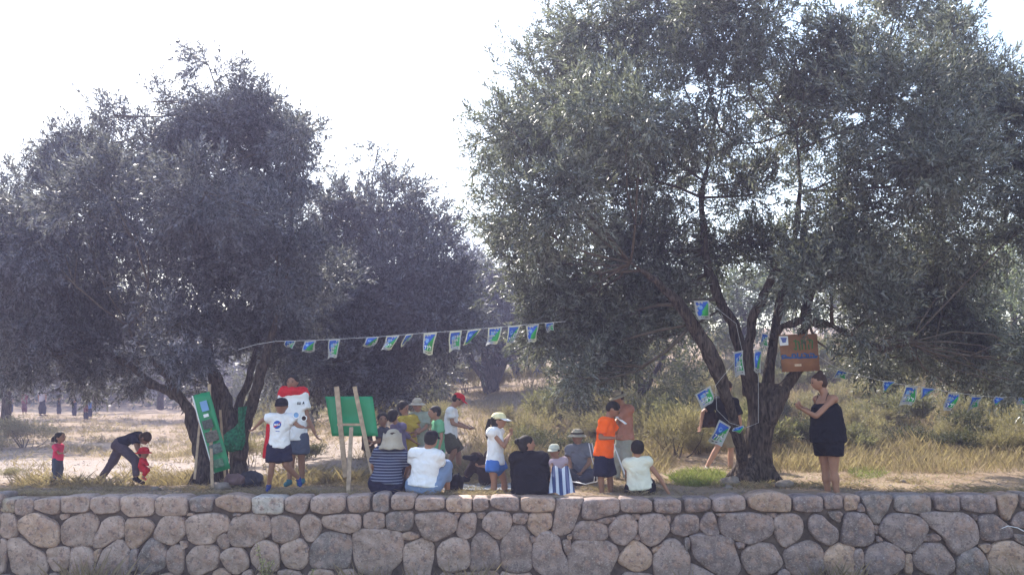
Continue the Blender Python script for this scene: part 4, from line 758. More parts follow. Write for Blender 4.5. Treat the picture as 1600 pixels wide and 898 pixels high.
bunting('long white string of blue and green paper flags hanging between the two big trees', 12.2, [(372, 546), (400, 538), (430, 533), (470, 532), (520, 530), (590, 526), (650, 521), (720, 516), (800, 509), (870, 503), (884, 502)],
 [([(446, 532), (462, 532), (458, 545), (444, 540)], 'tri'), ([(476, 533), (494, 532), (489, 549), (472, 550)], 'none'), ([(514, 530), (532, 529), (526, 558), (510, 560)], 'none'), ([(573, 527), (592, 526), (585, 541), (568, 541)], 'none'), ([(604, 525), (624, 524), (612, 545), (596, 548)], 'text'), ([(634, 523), (645, 522), (640, 532), (626, 541)], 'tri'), ([(662, 521), (683, 519), (674, 554), (661, 553)], 'full'), ([(703, 518), (722, 516), (718, 545), (700, 549)], 'none'), ([(731, 516), (752, 514), (742, 526), (724, 541)], 'tri'), ([(763, 512), (785, 510), (778, 536), (760, 540)], 'none'), ([(794, 509), (813, 508), (803, 536), (792, 540)], 'full'), ([(822, 509), (842, 506), (838, 532), (826, 536)], 'none'), ([(852, 505), (866, 503), (864, 516), (854, 518)], 'tri')], (650, 521))
bunting('string of small paper flags strung out to the right edge before the slope', 13.2, [(1255, 540), (1300, 570), (1320, 580), (1375, 594), (1400, 599), (1440, 604), (1490, 613), (1540, 619), (1615, 622)],
 [([(1308, 577), (1326, 582), (1318, 592), (1302, 590)], 'tri'), ([(1381, 594), (1400, 596), (1390, 607), (1376, 614)], 'tri'), ([(1415, 602), (1434, 604), (1425, 632), (1407, 633)], 'full'), ([(1440, 604), (1464, 607), (1450, 618), (1434, 630)], 'none'), ([(1482, 613), (1500, 615), (1490, 640), (1474, 642)], 'full'), ([(1517, 618), (1536, 620), (1524, 634), (1512, 645)], 'tri'), ([(1556, 618), (1570, 622), (1560, 634), (1548, 632)], 'tri'), ([(1584, 620), (1606, 621), (1600, 634), (1592, 632)], 'none')], (1440, 604))
bunting('flags on a string wound through the forked limbs of the right tree', 12.55, [(1082, 470), (1108, 472), (1150, 505), (1160, 550), (1118, 602), (1120, 640), (1140, 660), (1165, 668), (1185, 660), (1185, 590), (1178, 545), (1200, 515)],
 [([(1084, 470), (1107, 469), (1111, 496), (1091, 501)], 'none'), ([(1146, 550), (1161, 547), (1161, 585), (1149, 588)], 'text'), ([(1180, 546), (1190, 547), (1189, 583), (1175, 580)], 'none'), ([(1086, 616), (1110, 602), (1115, 625), (1098, 640)], 'full'), ([(1124, 655), (1142, 666), (1128, 698), (1107, 688)], 'full'), ([(1146, 668), (1162, 664), (1160, 676), (1145, 674)], 'tri'), ([(1190, 520), (1201, 522), (1198, 542), (1188, 540)], 'tri')], (1150, 600), .0018)
# bags, blanket, towel, cords, rocks
def softbag(name, c, rx, ry, rz, m_, lab, cat, extra=None):
    rt = empty(name, Vector((c.x, c.y, c.z-rz)), lab, cat); G_ = Geo(); G_.ell(c, rx, ry, rz); G_.box(c-Vector((0, 0, rz*.45)), rx*1.7, ry*1.6, rz*.9); G_.ell(c+Vector((0, -ry*.7, -rz*.2)), rx*.7, ry*.5, rz*.5)
    def cb(me): displace(me, lambda q: .018*noise.noise((q[0]*9, q[1]*9, q[2]*9))); me.transform(Matrix.Translation(-rt.location)); me.materials.append(m_); me.polygons.foreach_set('use_smooth', [True]*len(me.polygons)); link('bag_body', me, rt)
    queue(G_, .018, cb); g = Geo()
    for q in (-1, 1): g.path([c+Vector((q*rx*.5, -ry, -rz*.6)), c+Vector((q*rx*.62, -ry*1.25, rz*.3)), c+Vector((q*rx*.4, -ry*.5, rz*1.05))], [.012]*3, 6)
    g.obj('strap', m_, rt); return rt
softbag('backpack', P(712, 756, 12.2), .11, .09, .15, BLACK, 'black backpack on the ground beside the jeans of the white T shirt woman', 'backpack')
softbag('shoulder_bag', P(1108, 654, 15.7), .17, .12, .17, BROWNC, 'dark shoulder bag carried by the person behind the right tree', 'bag')
softbag('dark_bag', P(392, 748, 14.6), .22, .15, .14, DGREY, 'dark bag lying on the ground right of the left tree stems', 'bag')
softbag('grey_bag', P(366, 748, 14.0), .17, .12, .09, cloth('red_grey_cloth', (.2, .13, .13)), 'reddish grey bag slumped under the green banner', 'bag')
flush()
g = Geo(); n = 14; V = []
for i in range(n+1):
    for j in range(n+1):
        x = P(700+j*100/n, 750, 13.1).x; y = 12.2+1.6*i/n; V.append((x+.03*noise.noise((i*.7, j*.7, 0)), y, ground_z(x, y)+.03+.02*noise.noise((i*.9, j*.9, 4))))
g.add(V, [(i*(n+1)+j, i*(n+1)+j+1, (i+1)*(n+1)+j+1, (i+1)*(n+1)+j) for i in range(n) for j in range(n)]); g.add([v-Vector((0, 0, .012)) for v in g.v[:]], [(i*(n+1)+j, (i+1)*(n+1)+j, (i+1)*(n+1)+j+1, i*(n+1)+j+1) for i in range(n) for j in range(n)])
tag(g.obj('blanket', cloth('blue_grey_blanket', (.20, .22, .25)), None, True, loc=(P(745, 750, 13).x, 13, -.1)), 'blue grey blanket spread on the ground behind the wall', 'blanket')
# towel draped over the wall top
g = Geo(); V = []; a0, b0 = P(857, 740, 11.7), P(895, 740, 11.7); n = 16
for k in (0, .012):
    for i in range(9):
        t = i/8; z = .32*(1-t)-.02; yy = 11.75-.32*t+k
        for j in range(n+1):
            u = j/n; wd = .62+.38*t; x = (a0.x+b0.x)/2+(u-.5)*(b0.x-a0.x)*wd*1.1; V.append((x, yy+.03*math.sin(u*19+t*2)*(.4+t), z+.02*math.sin(u*9)))
S_ = 9*(n+1)
g.add(V, [(i*(n+1)+j, i*(n+1)+j+1, (i+1)*(n+1)+j+1, (i+1)*(n+1)+j) for i in range(8) for j in range(n)]+[(S_+i*(n+1)+j, S_+(i+1)*(n+1)+j, S_+(i+1)*(n+1)+j+1, S_+i*(n+1)+j+1) for i in range(8) for j in range(n)])
tag(g.obj('towel', TOWEL, None, True, loc=(a0.x, 11.5, 0)), 'blue and white striped towel draped on the wall top right of the woman in black', 'towel')
g = Geo()
for off in (0, 5): g.path([P(920+off, 692, 12.3), P(924+off, 712, 12.2), P(930+off*.5, 735, 12.2), P(928+off, 752, 12.3), P(915, 756, 12.4), P(900-off, 752, 12.6)], [.007]*6, 6)
tag(g.obj('white_cord', M_STRING, None, loc=P(924, 752, 12.3)), 'loose white cord hanging and trailing on the ground left of the orange boy', 'cord')
g = Geo(); g.tube(P(956, 686, 13.4), P(976, 740, 13.4), .010, .012, n=6); tag(g.obj('walking_stick', M_STRING, None, loc=P(966, 740, 13.4)), 'thin pale stick slanting behind the orange shirt boy', 'stick')
def rock(px, py, D, r, lab=None):
    bm = bmesh.new(); bmesh.ops.create_icosphere(bm, subdivisions=3, radius=1); sd_ = random.random()*40
    for v in bm.verts: v.co *= 1+.35*noise.noise(v.co*1.3+Vector((sd_, 0, 0)))+.1*noise.noise(v.co*4+Vector((sd_, 0, 0)))
    for v in bm.verts: v.co = Vector((v.co.x*r, v.co.y*r*.8, v.co.z*r*.55))
    me = bpy.data.meshes.new('rock'); bm.to_mesh(me); bm.free(); me.materials.append(M_ROCK); me.polygons.foreach_set('use_smooth', [True]*len(me.polygons))
    x = (px-800)/F*D; o = link('rock', me); o.location = (x, D, ground_z(x, D)+r*.25); return tag(o, lab or 'small pale field stone lying on the dry ground near the wall', 'rock', 'loose stones on the ground')
rock(1216, 745, 12.6, .13, 'grey rock against the right tree base'); rock(354, 752, 13.7, .15, 'broad grey rock below the green banner'); rock(1135, 748, 13.0, .16, 'knobby pale rock left of the right tree base')
for px, D in ((60, 14.5), (255, 14), (505, 13), (1050, 13.5), (1130, 12.4), (1400, 13.5), (1495, 15), (180, 20), (420, 19), (640, 18)): rock(px, 0, D, random.uniform(.04, .08))
# ------------------------------------------------------------------ foliage tools
def twig_template(nl, L, leaf, wd, rng, spread=.9, tri=False):
    """leaves (diamond quads) in pairs along a short shoot pointing +Z"""
    V = []
    for i in range(nl):
        t = (i//2+rng.random()*.6)/(nl/2); a = (i % 2)*PI+(i//2)*2.2+rng.normal()*.3
        el_ = spread*(1-.45*t)+rng.normal()*.15; d = np.array([math.sin(el_)*math.cos(a), math.sin(el_)*math.sin(a), math.cos(el_)])
        p = np.array([rng.normal()*.01, rng.normal()*.01, t*L]); l = leaf*rng.uniform(.7, 1.2)
        sv = np.cross(d, rng.normal(size=3)); sv /= np.linalg.norm(sv)+1e-9; nn = np.cross(d, sv)
        V += [p+d*l*.25+sv*wd*l/2, p+d*l*.25-sv*wd*l/2, p+d*l] if tri else [p, p+d*l*.5+sv*wd*l/2+nn*.04*l, p+d*l, p+d*l*.5-sv*wd*l/2+nn*.04*l]
    return np.array(V).reshape(nl, 3 if tri else 4, 3)
def rot_to(dirs, rng):
    z = dirs/np.linalg.norm(dirs, axis=1, keepdims=True); r = rng.normal(size=z.shape); x = np.cross(r, z); x /= np.linalg.norm(x, axis=1, keepdims=True)+1e-9; y = np.cross(z, x)
    return np.stack([x, y, z], axis=2)
def foliage(pos, dirs, scl, nl, L, leaf, wd, rng, spread=.9, tri=False):
    kk = 3 if tri else 4
    tm = [twig_template(nl, L, leaf, wd, rng, spread, tri) for _ in range(10)]; out = []
    R = rot_to(dirs, rng); ch = rng.integers(0, 10, len(pos))
    for k in range(10):
        s_ = ch == k
        if not s_.any(): continue
        v = tm[k].reshape(-1, 3); w_ = np.einsum('nij,vj->nvi', R[s_], v)*scl[s_][:, None, None]+pos[s_][:, None, :]; out.append(w_.reshape(-1, kk, 3))
    V = np.concatenate(out); n = len(V); return V.reshape(-1, 3), np.arange(n*kk).reshape(n, kk), rng.random(n)
def crown_points(blobs, D, rng, dens, clump=.32, mpp=None):
    pos, dirs, scl, cents = [], [], [], []
    for b in blobs:
        x, y, r = b[:3]; dy = b[3] if len(b) > 3 else rng.uniform(-1.8, 1.8); dn = b[4] if len(b) > 4 else 1
        Y = D+dy; c = np.array(P(x, y, Y)); R_ = r/F*Y
        ns = max(3, int(9*(R_/1.0)**2*1.2)); sub = []
        for _ in range(ns):
            d = rng.normal(size=3); d /= np.linalg.norm(d); sub.append((c+d*R_*rng.uniform(.35, .95), d))
        n = int(dens*dn*R_*R_)
        for i in range(n):
            if rng.random() < .8:
                sc_, d = sub[rng.integers(0, ns)]; p = sc_+rng.normal(size=3)*clump*min(1, R_)*np.array([1, 1, .8])
            else:
                d = rng.normal(size=3); d /= np.linalg.norm(d); p = c+d*R_*rng.random()**.4*1.05
            o = (p-c)/R_; dd = o*.9+rng.normal(size=3)*.6+np.array([0, 0, .35 if o[2] > -.2 else -.35]); pos.append(p); dirs.append(dd); scl.append(rng.uniform(.7, 1.25))
        cents.append((c, R_, sub))
    return np.array(pos), np.array(dirs), np.array(scl), cents
def bend(a, b, rng, n=5, sag=.12):
    L = (b-a).length; o = Vector(rng.normal(size=3))*L*sag; return [a.lerp(b, i/(n-1))+o*math.sin(PI*i/(n-1)) for i in range(n)]
def tree(label, D, limbs, blobs, seed, dens=150, leaf=.085, wd=.22, nl=26, L=.32, m_=None, vx=.03, group=None, base=None, cat='olive tree', spread=.9, name='olive_tree', detail=True, clump=.32, gnarl=.03):
    rng = np.random.default_rng(seed); W = []
    for lb in limbs: W.append([(P(x, y, D+dy), r/F*D*(.87 if detail else 1)) for x, y, r, dy in lb])
    b0 = W[0][0][0]; b0 = Vector((b0.x, b0.y, ground_z(b0.x, b0.y))); root = empty(name, b0, label, cat, group)
    G_ = Geo(); nodes = []
    for lb in W:
        pts = []; rad = []
        for (p, r), (q, r2) in zip(lb, lb[1:]):
            for i in range(3): t = i/3; pts.append(p.lerp(q, t)+Vector(rng.normal(size=3))*.012); rad.append(r+(r2-r)*t)
        pts.append(lb[-1][0]); rad.append(lb[-1][1]); G_.path(pts, rad, 12); nodes += [(p, r) for p, r in zip(pts, rad) if p.z > b0.z+1.3]
    if detail:
        for k in range(6):
            a = k*PI/3+rng.random()*.6; r0 = W[0][0][1]; q = b0+Vector((math.cos(a), math.sin(a), 0))*r0*1.5; q.z = ground_z(q.x, q.y)-.03; G_.tube(b0+Vector((math.cos(a)*r0*.4, math.sin(a)*r0*.4, .28)), q, r0*.5, r0*.22)
    def cb(me):
        displace(me, lambda c: gnarl*(noise.noise((c[0]*5, c[1]*5, c[2]*1.4))+.6*noise.noise((c[0]*14, c[1]*14, c[2]*4))))
        me.transform(Matrix.Translation(-root.location)); me.materials.append(M_BARK); me.polygons.foreach_set('use_smooth', [True]*len(me.polygons)); link('trunk', me, root)
    queue(G_, vx, cb)
    pos, dirs, scl, cents = crown_points(blobs, D, rng, dens, clump)
    g = Geo()
    for c, R_, sub in cents:
        c = Vector(c)
        if not nodes: break
        p, r = min(nodes, key=lambda q: (q[0]-c).length+(q[0]-b0).length*.12); r1 = min(r*.6, .036 if R_ > .5 else .024)
        pt = bend(p, c, rng); g.path(pt, [r1+(.014-r1)*i/4 for i in range(5)], 6)
        for sc_, d in sub[:(12 if detail else 4)]:
            q = pt[int(rng.integers(2, 5))]; g.path(bend(q, Vector(sc_), rng, 4), [.014, .010, .007, .003], 4)
    if g.v: g.obj('branches', M_TWIG, root, True)['kind'] = 'stuff'
    V, Q, rn = foliage(pos, dirs, scl, nl, L, leaf, wd, rng, spread, True)
    me = mesh_np('crown', V-np.array(root.location), Q, m_ or M_OLIVE, rnd=rn); o = link('crown', me, root); o['kind'] = 'stuff'; return root, len(Q)
NT = 0
R_LIMBS = [[(1178, 765, 34, 0), (1182, 720, 26, 0), (1188, 670, 23, 0), (1193, 630, 26, 0), (1196, 600, 22, 0)],
 [(1168, 740, 11, -.15), (1158, 700, 10, -.35), (1146, 655, 10.5, -.5), (1133, 612, 11.5, -.6), (1116, 565, 12.5, -.7), (1093, 520, 12, -.7), (1062, 475, 10, -.8), (1028, 440, 7, -.9), (985, 410, 4, -1)],
 [(1178, 640, 13, 0), (1172, 585, 12, .1), (1158, 545, 11, .2), (1143, 505, 10, .3), (1124, 470, 9, .3), (1108, 425, 7.5, .4), (1099, 375, 7, .5), (1098, 310, 5, .7), (1110, 230, 3, .8)],
 [(1172, 620, 13, .0), (1168, 560, 10, -.1), (1176, 500, 9, -.2), (1193, 460, 9, -.2), (1212, 425, 8, -.3), (1238, 380, 6, -.5), (1250, 300, 4, -.6), (1245, 200, 3, -.6)],
 [(1200, 625, 13, .1), (1204, 560, 10, .2), (1213, 500, 8.5, .3), (1226, 455, 8, .4), (1252, 400, 6, .5), (1262, 330, 4, .6)],
 [(1196, 655, 18, -.1), (1222, 615, 13, -.2), (1241, 585, 10.5, -.1), (1254, 540, 9, .25), (1258, 495, 9, .4), (1266, 455, 8, .4), (1290, 380, 7, .5), (1325, 270, 6, .6), (1352, 195, 5, .6), (1375, 120, 3, .6)],
 [(1205, 530, 7, -.2), (1225, 508, 6, -.3), (1262, 500, 6, -.4), (1300, 508, 6, -.5), (1330, 525, 5.5, -.6), (1352, 540, 5, -.6), (1390, 545, 5, -.7), (1420, 535, 2.5, -.8)]]
R_BLOBS = [(875, 65, 55), (940, 40, 70), (1040, 30, 85), (1130, 20, 80), (1185, 10, 48), (1330, 80, 58), (1400, 50, 68), (1465, 90, 62), (1535, 145, 60), (1620, 215, 72), (800, 205, 62), (790, 270, 55), (850, 140, 60), (900, 190, 85), (1000, 150, 90), (1110, 150, 90), (1215, 150, 80), (1300, 170, 75), (1390, 170, 90), (1480, 200, 85), (1580, 270, 95), (760, 215, 22), (850, 320, 75), (950, 290, 95), (1060, 280, 80), (1180, 300, 60), (1290, 330, 75), (1410, 320, 95), (1500, 360, 75), (1620, 330, 48), (825, 410, 62, .8), (900, 420, 80, .8), (1010, 390, 75), (960, 480, 70), (1300, 430, 75), (1390, 430, 85), (1470, 460, 80), (1515, 500, 60), (1650, 570, 50), (860, 500, 50, 1.2), (835, 465, 32, 1), (915, 555, 45, .3), (990, 530, 45, .8), (1050, 470, 50, .8), (1430, 520, 50, 1), (1500, 545, 48, 1.2), (1600, 565, 40, 1.2), (1360, 500, 45), (1250, 440, 40, .8), (1200, 400, 45, 1), (1440, 215, 60, -2.2), (1470, 260, 60, -2.3), (930, 150, 60, -2.2), (1000, 190, 50, -2.4), (880, 300, 60, -2.3), (905, 590, 28, -.5), (1030, 0, 50), (1120, -25, 50), (1400, -5, 35, 0, .7), (1490, 60, 24, 0, .6), (1260, 60, 24, 0, .5), (890, 570, 30, .6), (890, 470, 50, .6), (945, 520, 55, .3), (1000, 480, 50, .5), (1380, 540, 40, .6), (1450, 555, 36, 2), (1540, 568, 38, 2), (1620, 575, 45, 2), (1500, 575, 30, 2.2), (1570, 590, 34, 2.2), (1630, 600, 38, 2.2), (1340, 420, 60, 1), (1230, 400, 45, 1.2), (1130, 380, 40, 1.4), (1215, 60, 40, 0, .8), (1060, 400, 55, 1.2)]
r_, n_ = tree('big spreading olive tree right of centre with forked limbs and flags', 13.5, R_LIMBS, R_BLOBS, 5, 640, .112, .24, 26, .34, M_OLIVE, .028, base=(1180, 745)); NT += n_
L_LIMBS = [[(320, 752, 18, 0), (314, 715, 12.5, 0), (306, 680, 11.5, 0), (297, 645, 11, 0), (284, 625, 10, 0), (262, 612, 8.5, 0), (235, 598, 7.5, 0), (200, 570, 6, .2), (150, 540, 4, .3)],
 [(292, 640, 9, 0), (277, 610, 8, -.1), (258, 585, 6, -.2), (232, 555, 5, -.3), (200, 510, 3, -.4)], [(345, 752, 15, .3), (347, 700, 12, .3), (342, 650, 12, .3), (335, 610, 11, .3), (331, 570, 9, .3), (322, 500, 7, .3), (330, 380, 5, .2), (345, 250, 3, .2), (335, 130, 2, .2)],
 [(372, 752, 18, -.1), (370, 705, 13, -.1), (362, 660, 12, 0), (352, 625, 10, 0), (343, 590, 8, -.2), (300, 540, 5, -.5)], [(374, 715, 14, -.1), (379, 670, 13, -.1), (388, 640, 12, -.2), (403, 600, 10, -.3), (415, 560, 8, -.4), (428, 510, 6, -.5), (450, 420, 4, -.5), (455, 300, 2.5, -.5)], [(366, 670, 9, .1), (374, 625, 8, .2), (390, 590, 7, .3), (398, 555, 5, .5), (410, 450, 3, .6)]]
L_BLOBS = [(325, 100, 30, 0, .5), (345, 130, 40, 0, .6), (262, 150, 28, 0, .35), (235, 160, 18, 0, .3), (300, 165, 45, 0, .7), (395, 195, 50), (455, 215, 32), (485, 205, 15, 0, .6), (430, 250, 50), (178, 180, 13, 0, .7), (205, 225, 50), (280, 220, 62), (350, 240, 75), (110, 262, 45), (75, 235, 16, 0, .5), (150, 250, 50), (45, 290, 45), (-10, 320, 50), (55, 370, 75), (150, 340, 85), (250, 330, 85), (350, 340, 85), (440, 330, 55), (430, 400, 70), (-20, 430, 70), (80, 460, 85), (180, 430, 85), (290, 430, 85), (380, 460, 80), (450, 470, 55), (20, 530, 60), (100, 540, 60), (180, 530, 60), (260, 520, 60), (340, 520, 55), (410, 520, 50), (140, 585, 35), (60, 562, 36), (220, 580, 32, 1.2), (455, 530, 40), (-60, 500, 80), (-70, 380, 70), (170, 300, 60, -2.4), (320, 300, 70, -2.4), (300, 600, 22, 1.2), (430, 565, 25, .8), (455, 225, 38, .5, 1.4), (475, 260, 26, 0, 1.3), (400, 180, 35, 0, 1.2), (350, 190, 50, 0, 1), (90, 300, 50, 0, 1), (20, 350, 55, 0, 1), (500, 440, 40, .5), (400, 330, 60, 1), (0, 572, 40, .5), (30, 480, 60, 1)]
r_, n_ = tree('large dark olive tree on the left with several stems from one base', 15.4, L_LIMBS, L_BLOBS, 6, 720, .108, .26, 24, .34, M_OLIVE2, .03); NT += n_
M_BLOBS = [(560, 335, 45), (600, 310, 45), (515, 330, 40), (575, 262, 18, 0, .6), (590, 235, 10, 0, .6), (640, 355, 45), (675, 390, 38), (560, 400, 75), (630, 430, 65), (690, 440, 40), (500, 410, 60), (480, 490, 60), (550, 500, 70), (630, 510, 60), (690, 500, 45), (520, 565, 40), (600, 570, 38), (460, 570, 32), (660, 560, 30), (655, 325, 25, 0, .6), (720, 470, 35), (560, 590, 30), (440, 590, 28), (490, 590, 34), (600, 560, 50), (530, 520, 60), (650, 470, 60), (620, 600, 28), (670, 585, 28), (520, 600, 28), (575, 560, 45, -1.2), (610, 590, 35, -1.2)]
r_, n_ = tree('mid distance olive tree filling the space right of the left tree', 20.5, [[(575, 690, 10, 0), (570, 640, 9, 0), (560, 590, 8, 0), (575, 520, 8, 0), (600, 420, 5, 0)], [(572, 650, 6, 0), (610, 590, 5, 0), (640, 520, 5, 0)], [(565, 630, 9, 0), (520, 570, 7, 0), (500, 480, 5, 0)]], M_BLOBS, 8, 470, .14, .28, 22, .42, M_OLIVE2, .05, clump=.4); NT += n_
# background trees with visible trunks
r_, n_ = tree('far olive tree with fan of dark trunks in the gap between the two big trees', 32, [[(768, 612, 14, 0), (760, 590, 10, 0), (740, 570, 6, 0), (728, 545, 5, 0), (722, 500, 3, 0)], [(766, 605, 9, 0), (758, 560, 6, 0), (756, 500, 4, 0)], [(770, 605, 9, 0), (782, 575, 7, 0), (796, 552, 6, 0), (825, 535, 4, 0), (850, 515, 3, 0)], [(768, 600, 7, 0), (775, 550, 5, 0), (785, 480, 3, 0)]],
                [(745, 450, 40), (715, 460, 38), (755, 500, 40), (800, 510, 36), (780, 540, 22), (790, 480, 30), (735, 500, 28), (770, 500, 24), (830, 495, 34), (700, 520, 30), (860, 510, 34), (720, 545, 14), (690, 560, 20), (770, 440, 20)], 9, 330, .2, .3, 18, .5, M_OLIVE2, .08, clump=.5, detail=False, gnarl=.02); NT += n_
r_, n_ = tree('dark pine rising far behind the gap between the trees', 70, [[(735, 560, 4, 0), (733, 480, 3, 0), (732, 400, 2, 0)]], [(733, 400, 15, 0), (722, 415, 18, 0), (742, 425, 14, 0), (720, 445, 24, 0), (745, 455, 18, 0)], 10, 80, .4, .3, 18, .9, M_PINE, .2, clump=.9, detail=False, cat='pine tree', name='pine_tree'); NT += n_
GB = 'trees standing behind the two big trees'
for i, (lab, D, lb, bl, m_) in enumerate([
 ('pale yellow green olive tree showing at the right edge behind the big crown', 24, [[(1590, 560, 8, 0), (1585, 500, 6, 0), (1575, 430, 4, 0)]], [(1575, 400, 40), (1595, 450, 50), (1560, 460, 35), (1620, 400, 50), (1585, 510, 40), (1620, 480, 40), (1555, 420, 25)], M_OLIVEG),
 ('brownish olive tree with bare twigs behind the left part of the right tree', 23, [[(1005, 655, 9, 0), (1000, 600, 7, 0), (985, 540, 5, 0)], [(1002, 620, 6, 0), (1035, 560, 5, 0), (1060, 520, 3, 0)]], [(960, 560, 45), (1010, 530, 50), (1060, 540, 45), (930, 600, 35), (1080, 585, 30), (1030, 590, 35), (900, 540, 35), (980, 610, 28)], M_BRUSHD),
 ('olive tree standing over the purplish bush at the left edge', 31, [[(8, 668, 8, 0), (10, 620, 7, 0), (20, 560, 5, 0), (30, 500, 4, 0)]], [(0, 520, 55), (70, 505, 60), (-60, 520, 60), (130, 525, 45), (30, 450, 60), (190, 530, 40), (-20, 575, 28)], M_OLIVE2),
 ('dark tree at the left edge over the far people', 38, [[(10, 640, 7, 0), (12, 590, 6, 0), (20, 540, 4, 0)]], [(0, 540, 45), (50, 550, 40), (-40, 560, 50), (90, 555, 35), (20, 510, 50), (130, 570, 25), (170, 570, 25)], M_OLIVE2),
 ('broad tree beyond the left field partly hidden by the left crown', 44, [[(250, 640, 6, 0), (252, 590, 5, 0), (260, 540, 4, 0)]], [(230, 560, 40), (280, 550, 45), (190, 570, 30), (320, 565, 35), (60, 560, 35, 1), (100, 550, 35, 1)], M_OLIVE2),
 ('tree with a thin trunk among the far people', 52, [[(148, 632, 4, 0), (150, 600, 3, 0), (152, 570, 2, 0)]], [(150, 575, 24), (180, 580, 22), (210, 588, 22), (120, 585, 18), (240, 590, 20)], M_OLIVE2),
 ('bushy tree behind the stems of the left tree', 42, [[(430, 640, 5, 0), (432, 600, 4, 0), (440, 560, 3, 0)]], [(420, 590, 28), (460, 580, 30), (500, 585, 30), (390, 600, 22), (535, 590, 28)], M_BRUSHD),
 ('grey green tree far behind the easel', 40, [[(600, 630, 5, 0), (602, 590, 4, 0), (610, 560, 3, 0)]], [(590, 590, 30), (630, 585, 30), (665, 590, 28), (560, 600, 24)], M_OLIVE2),
 ('olive tree high on the slope behind the forked limbs', 34, [[(1160, 560, 8, 0), (1165, 510, 6, 0), (1150, 450, 4, 0)]], [(1130, 470, 50), (1180, 450, 50), (1090, 440, 40), (1200, 500, 35), (1110, 500, 40), (1050, 480, 40), (1230, 460, 40)], M_OLIVEG),
 ('dark tree high on the slope behind the right side of the crown', 40, [[(1420, 540, 7, 0), (1425, 480, 5, 0), (1430, 420, 4, 0)]], [(1390, 450, 50), (1450, 430, 50), (1500, 460, 50), (1340, 470, 45), (1560, 450, 50), (1430, 480, 40), (1300, 480, 35)], M_OLIVE2)]):
    r_, n_ = tree(lab, D, lb, bl, 20+i, 110 if D > 30 else 190, .24 if D > 30 else .18, .28, 16, .55, m_, .09, group=GB, clump=.5, detail=False, gnarl=.02, cat='tree', name='background_tree'); NT += n_
flush()
# far wood closing the view under the crowns
rng = np.random.default_rng(77); pos = []; dr = []
for i in range(190):
    D = rng.uniform(58, 105); px = rng.uniform(-350, 1050); x = (px-800)/F*D; z = ground_z(x, D); H_ = rng.uniform(2.5, 5.5) if px < 760 else rng.uniform(1.5, 3)
    for k in range(70):
        d = rng.normal(size=3); d /= np.linalg.norm(d); pos.append((x+d[0]*H_*.6, D+d[1]*H_*.5, z+H_*.5+d[2]*H_*.5)); dr.append(d+np.array([0, 0, .4]))
V, Q, rn = foliage(np.array(pos), np.array(dr), rng.uniform(.8, 1.3, len(pos)), 9, 1.1, .55, .42, rng, .9, True); o = link('far_wood', mesh_np('far_wood', V, Q, M_BRUSHD, rnd=rn)); o['kind'] = 'stuff'; o['label'] = 'distant wooded slope closing the view behind the trees'; o['category'] = 'wood'
# ------------------------------------------------------------------ shrubs on the slope: a few shapes, many plants
def shrub_mesh(seed, m_, twigs, R_, H_, leaf, wd, nl, L, up=.9):
    rng = np.random.default_rng(seed); pos = []; dr = []
    ctr = [(rng.normal(size=2)*R_*.45, rng.uniform(.25, .8)*H_, rng.uniform(.3, .55)*R_) for _ in range(9)]
    for i in range(twigs):
        (c, h, r) = ctr[rng.integers(0, 9)]; d = rng.normal(size=3); d /= np.linalg.norm(d); p = np.array([c[0], c[1], h])+d*r*np.array([1, 1, .75])*rng.random()**.5
        if p[2] < 0: p[2] = rng.random()*.15*H_
        pos.append(p); dr.append(np.array([p[0]/R_*.6, p[1]/R_*.6, up])+rng.normal(size=3)*.45)
    V, Q, rn = foliage(np.array(pos), np.array(dr), rng.uniform(.7, 1.3, len(pos)), nl, L, leaf, wd, rng, .7)
    g = Geo()
    for i in range(9):
        c, h, r = ctr[i]; g.path(bend(Vector((c[0]*.15, c[1]*.15, -.05)), Vector((c[0], c[1], h)), rng, 4), [.018, .014, .009, .004], 5)
    return mesh_np('foliage', V, Q, m_, rnd=rn), g.mesh('stem', M_TWIG)
SH = {'dry': [shrub_mesh(40+i, M_BRUSH, 420, .9, 1.0, .11, .16, 12, .30) for i in range(3)], 'green': [shrub_mesh(50+i, M_BRUSHG, 420, .9, 1.05, .10, .3, 12, .28) for i in range(3)], 'dark': [shrub_mesh(60+i, M_BRUSHD, 420, .9, 1.1, .10, .3, 12, .28) for i in range(2)]}
SLAB = {'dry': 'straw coloured dry bush growing on the slope behind the people', 'green': 'olive green bush growing on the slope behind the people', 'dark': 'dark low bush growing on the slope behind the people'}
SGRP = {'dry': 'dry bushes on the slope', 'green': 'green bushes on the slope', 'dark': 'dark bushes on the slope'}
def shrub(kind, px, D, s_, label=None, zs=1.0, dx=0):
    f, st = random.choice(SH[kind]); x = (px-800)/F*D; rt = empty('shrub', (x, D, ground_z(x, D)-.05), label or SLAB[kind], 'bush', None if label else SGRP[kind]); rt.rotation_euler = (0, 0, random.uniform(0, 6.28)); rt.scale = (s_, s_, s_*zs)
    o = link('foliage', f, rt); o['kind'] = 'stuff'; link('stem', st, rt)
shrub('dry', 52, 27, 1.1, 'round purplish dry bush in front of the far people at the left', .75); shrub('dark', 480, 20.5, .45, 'small dark bush right of the tall boy', .8)
shrub('dry', 400, 20, .7, 'dry bush right of the left tree stems'); shrub('dry', 22, 18, .35, 'small dry bush on the pale track at the left edge', .6)
rs = random.Random(21)
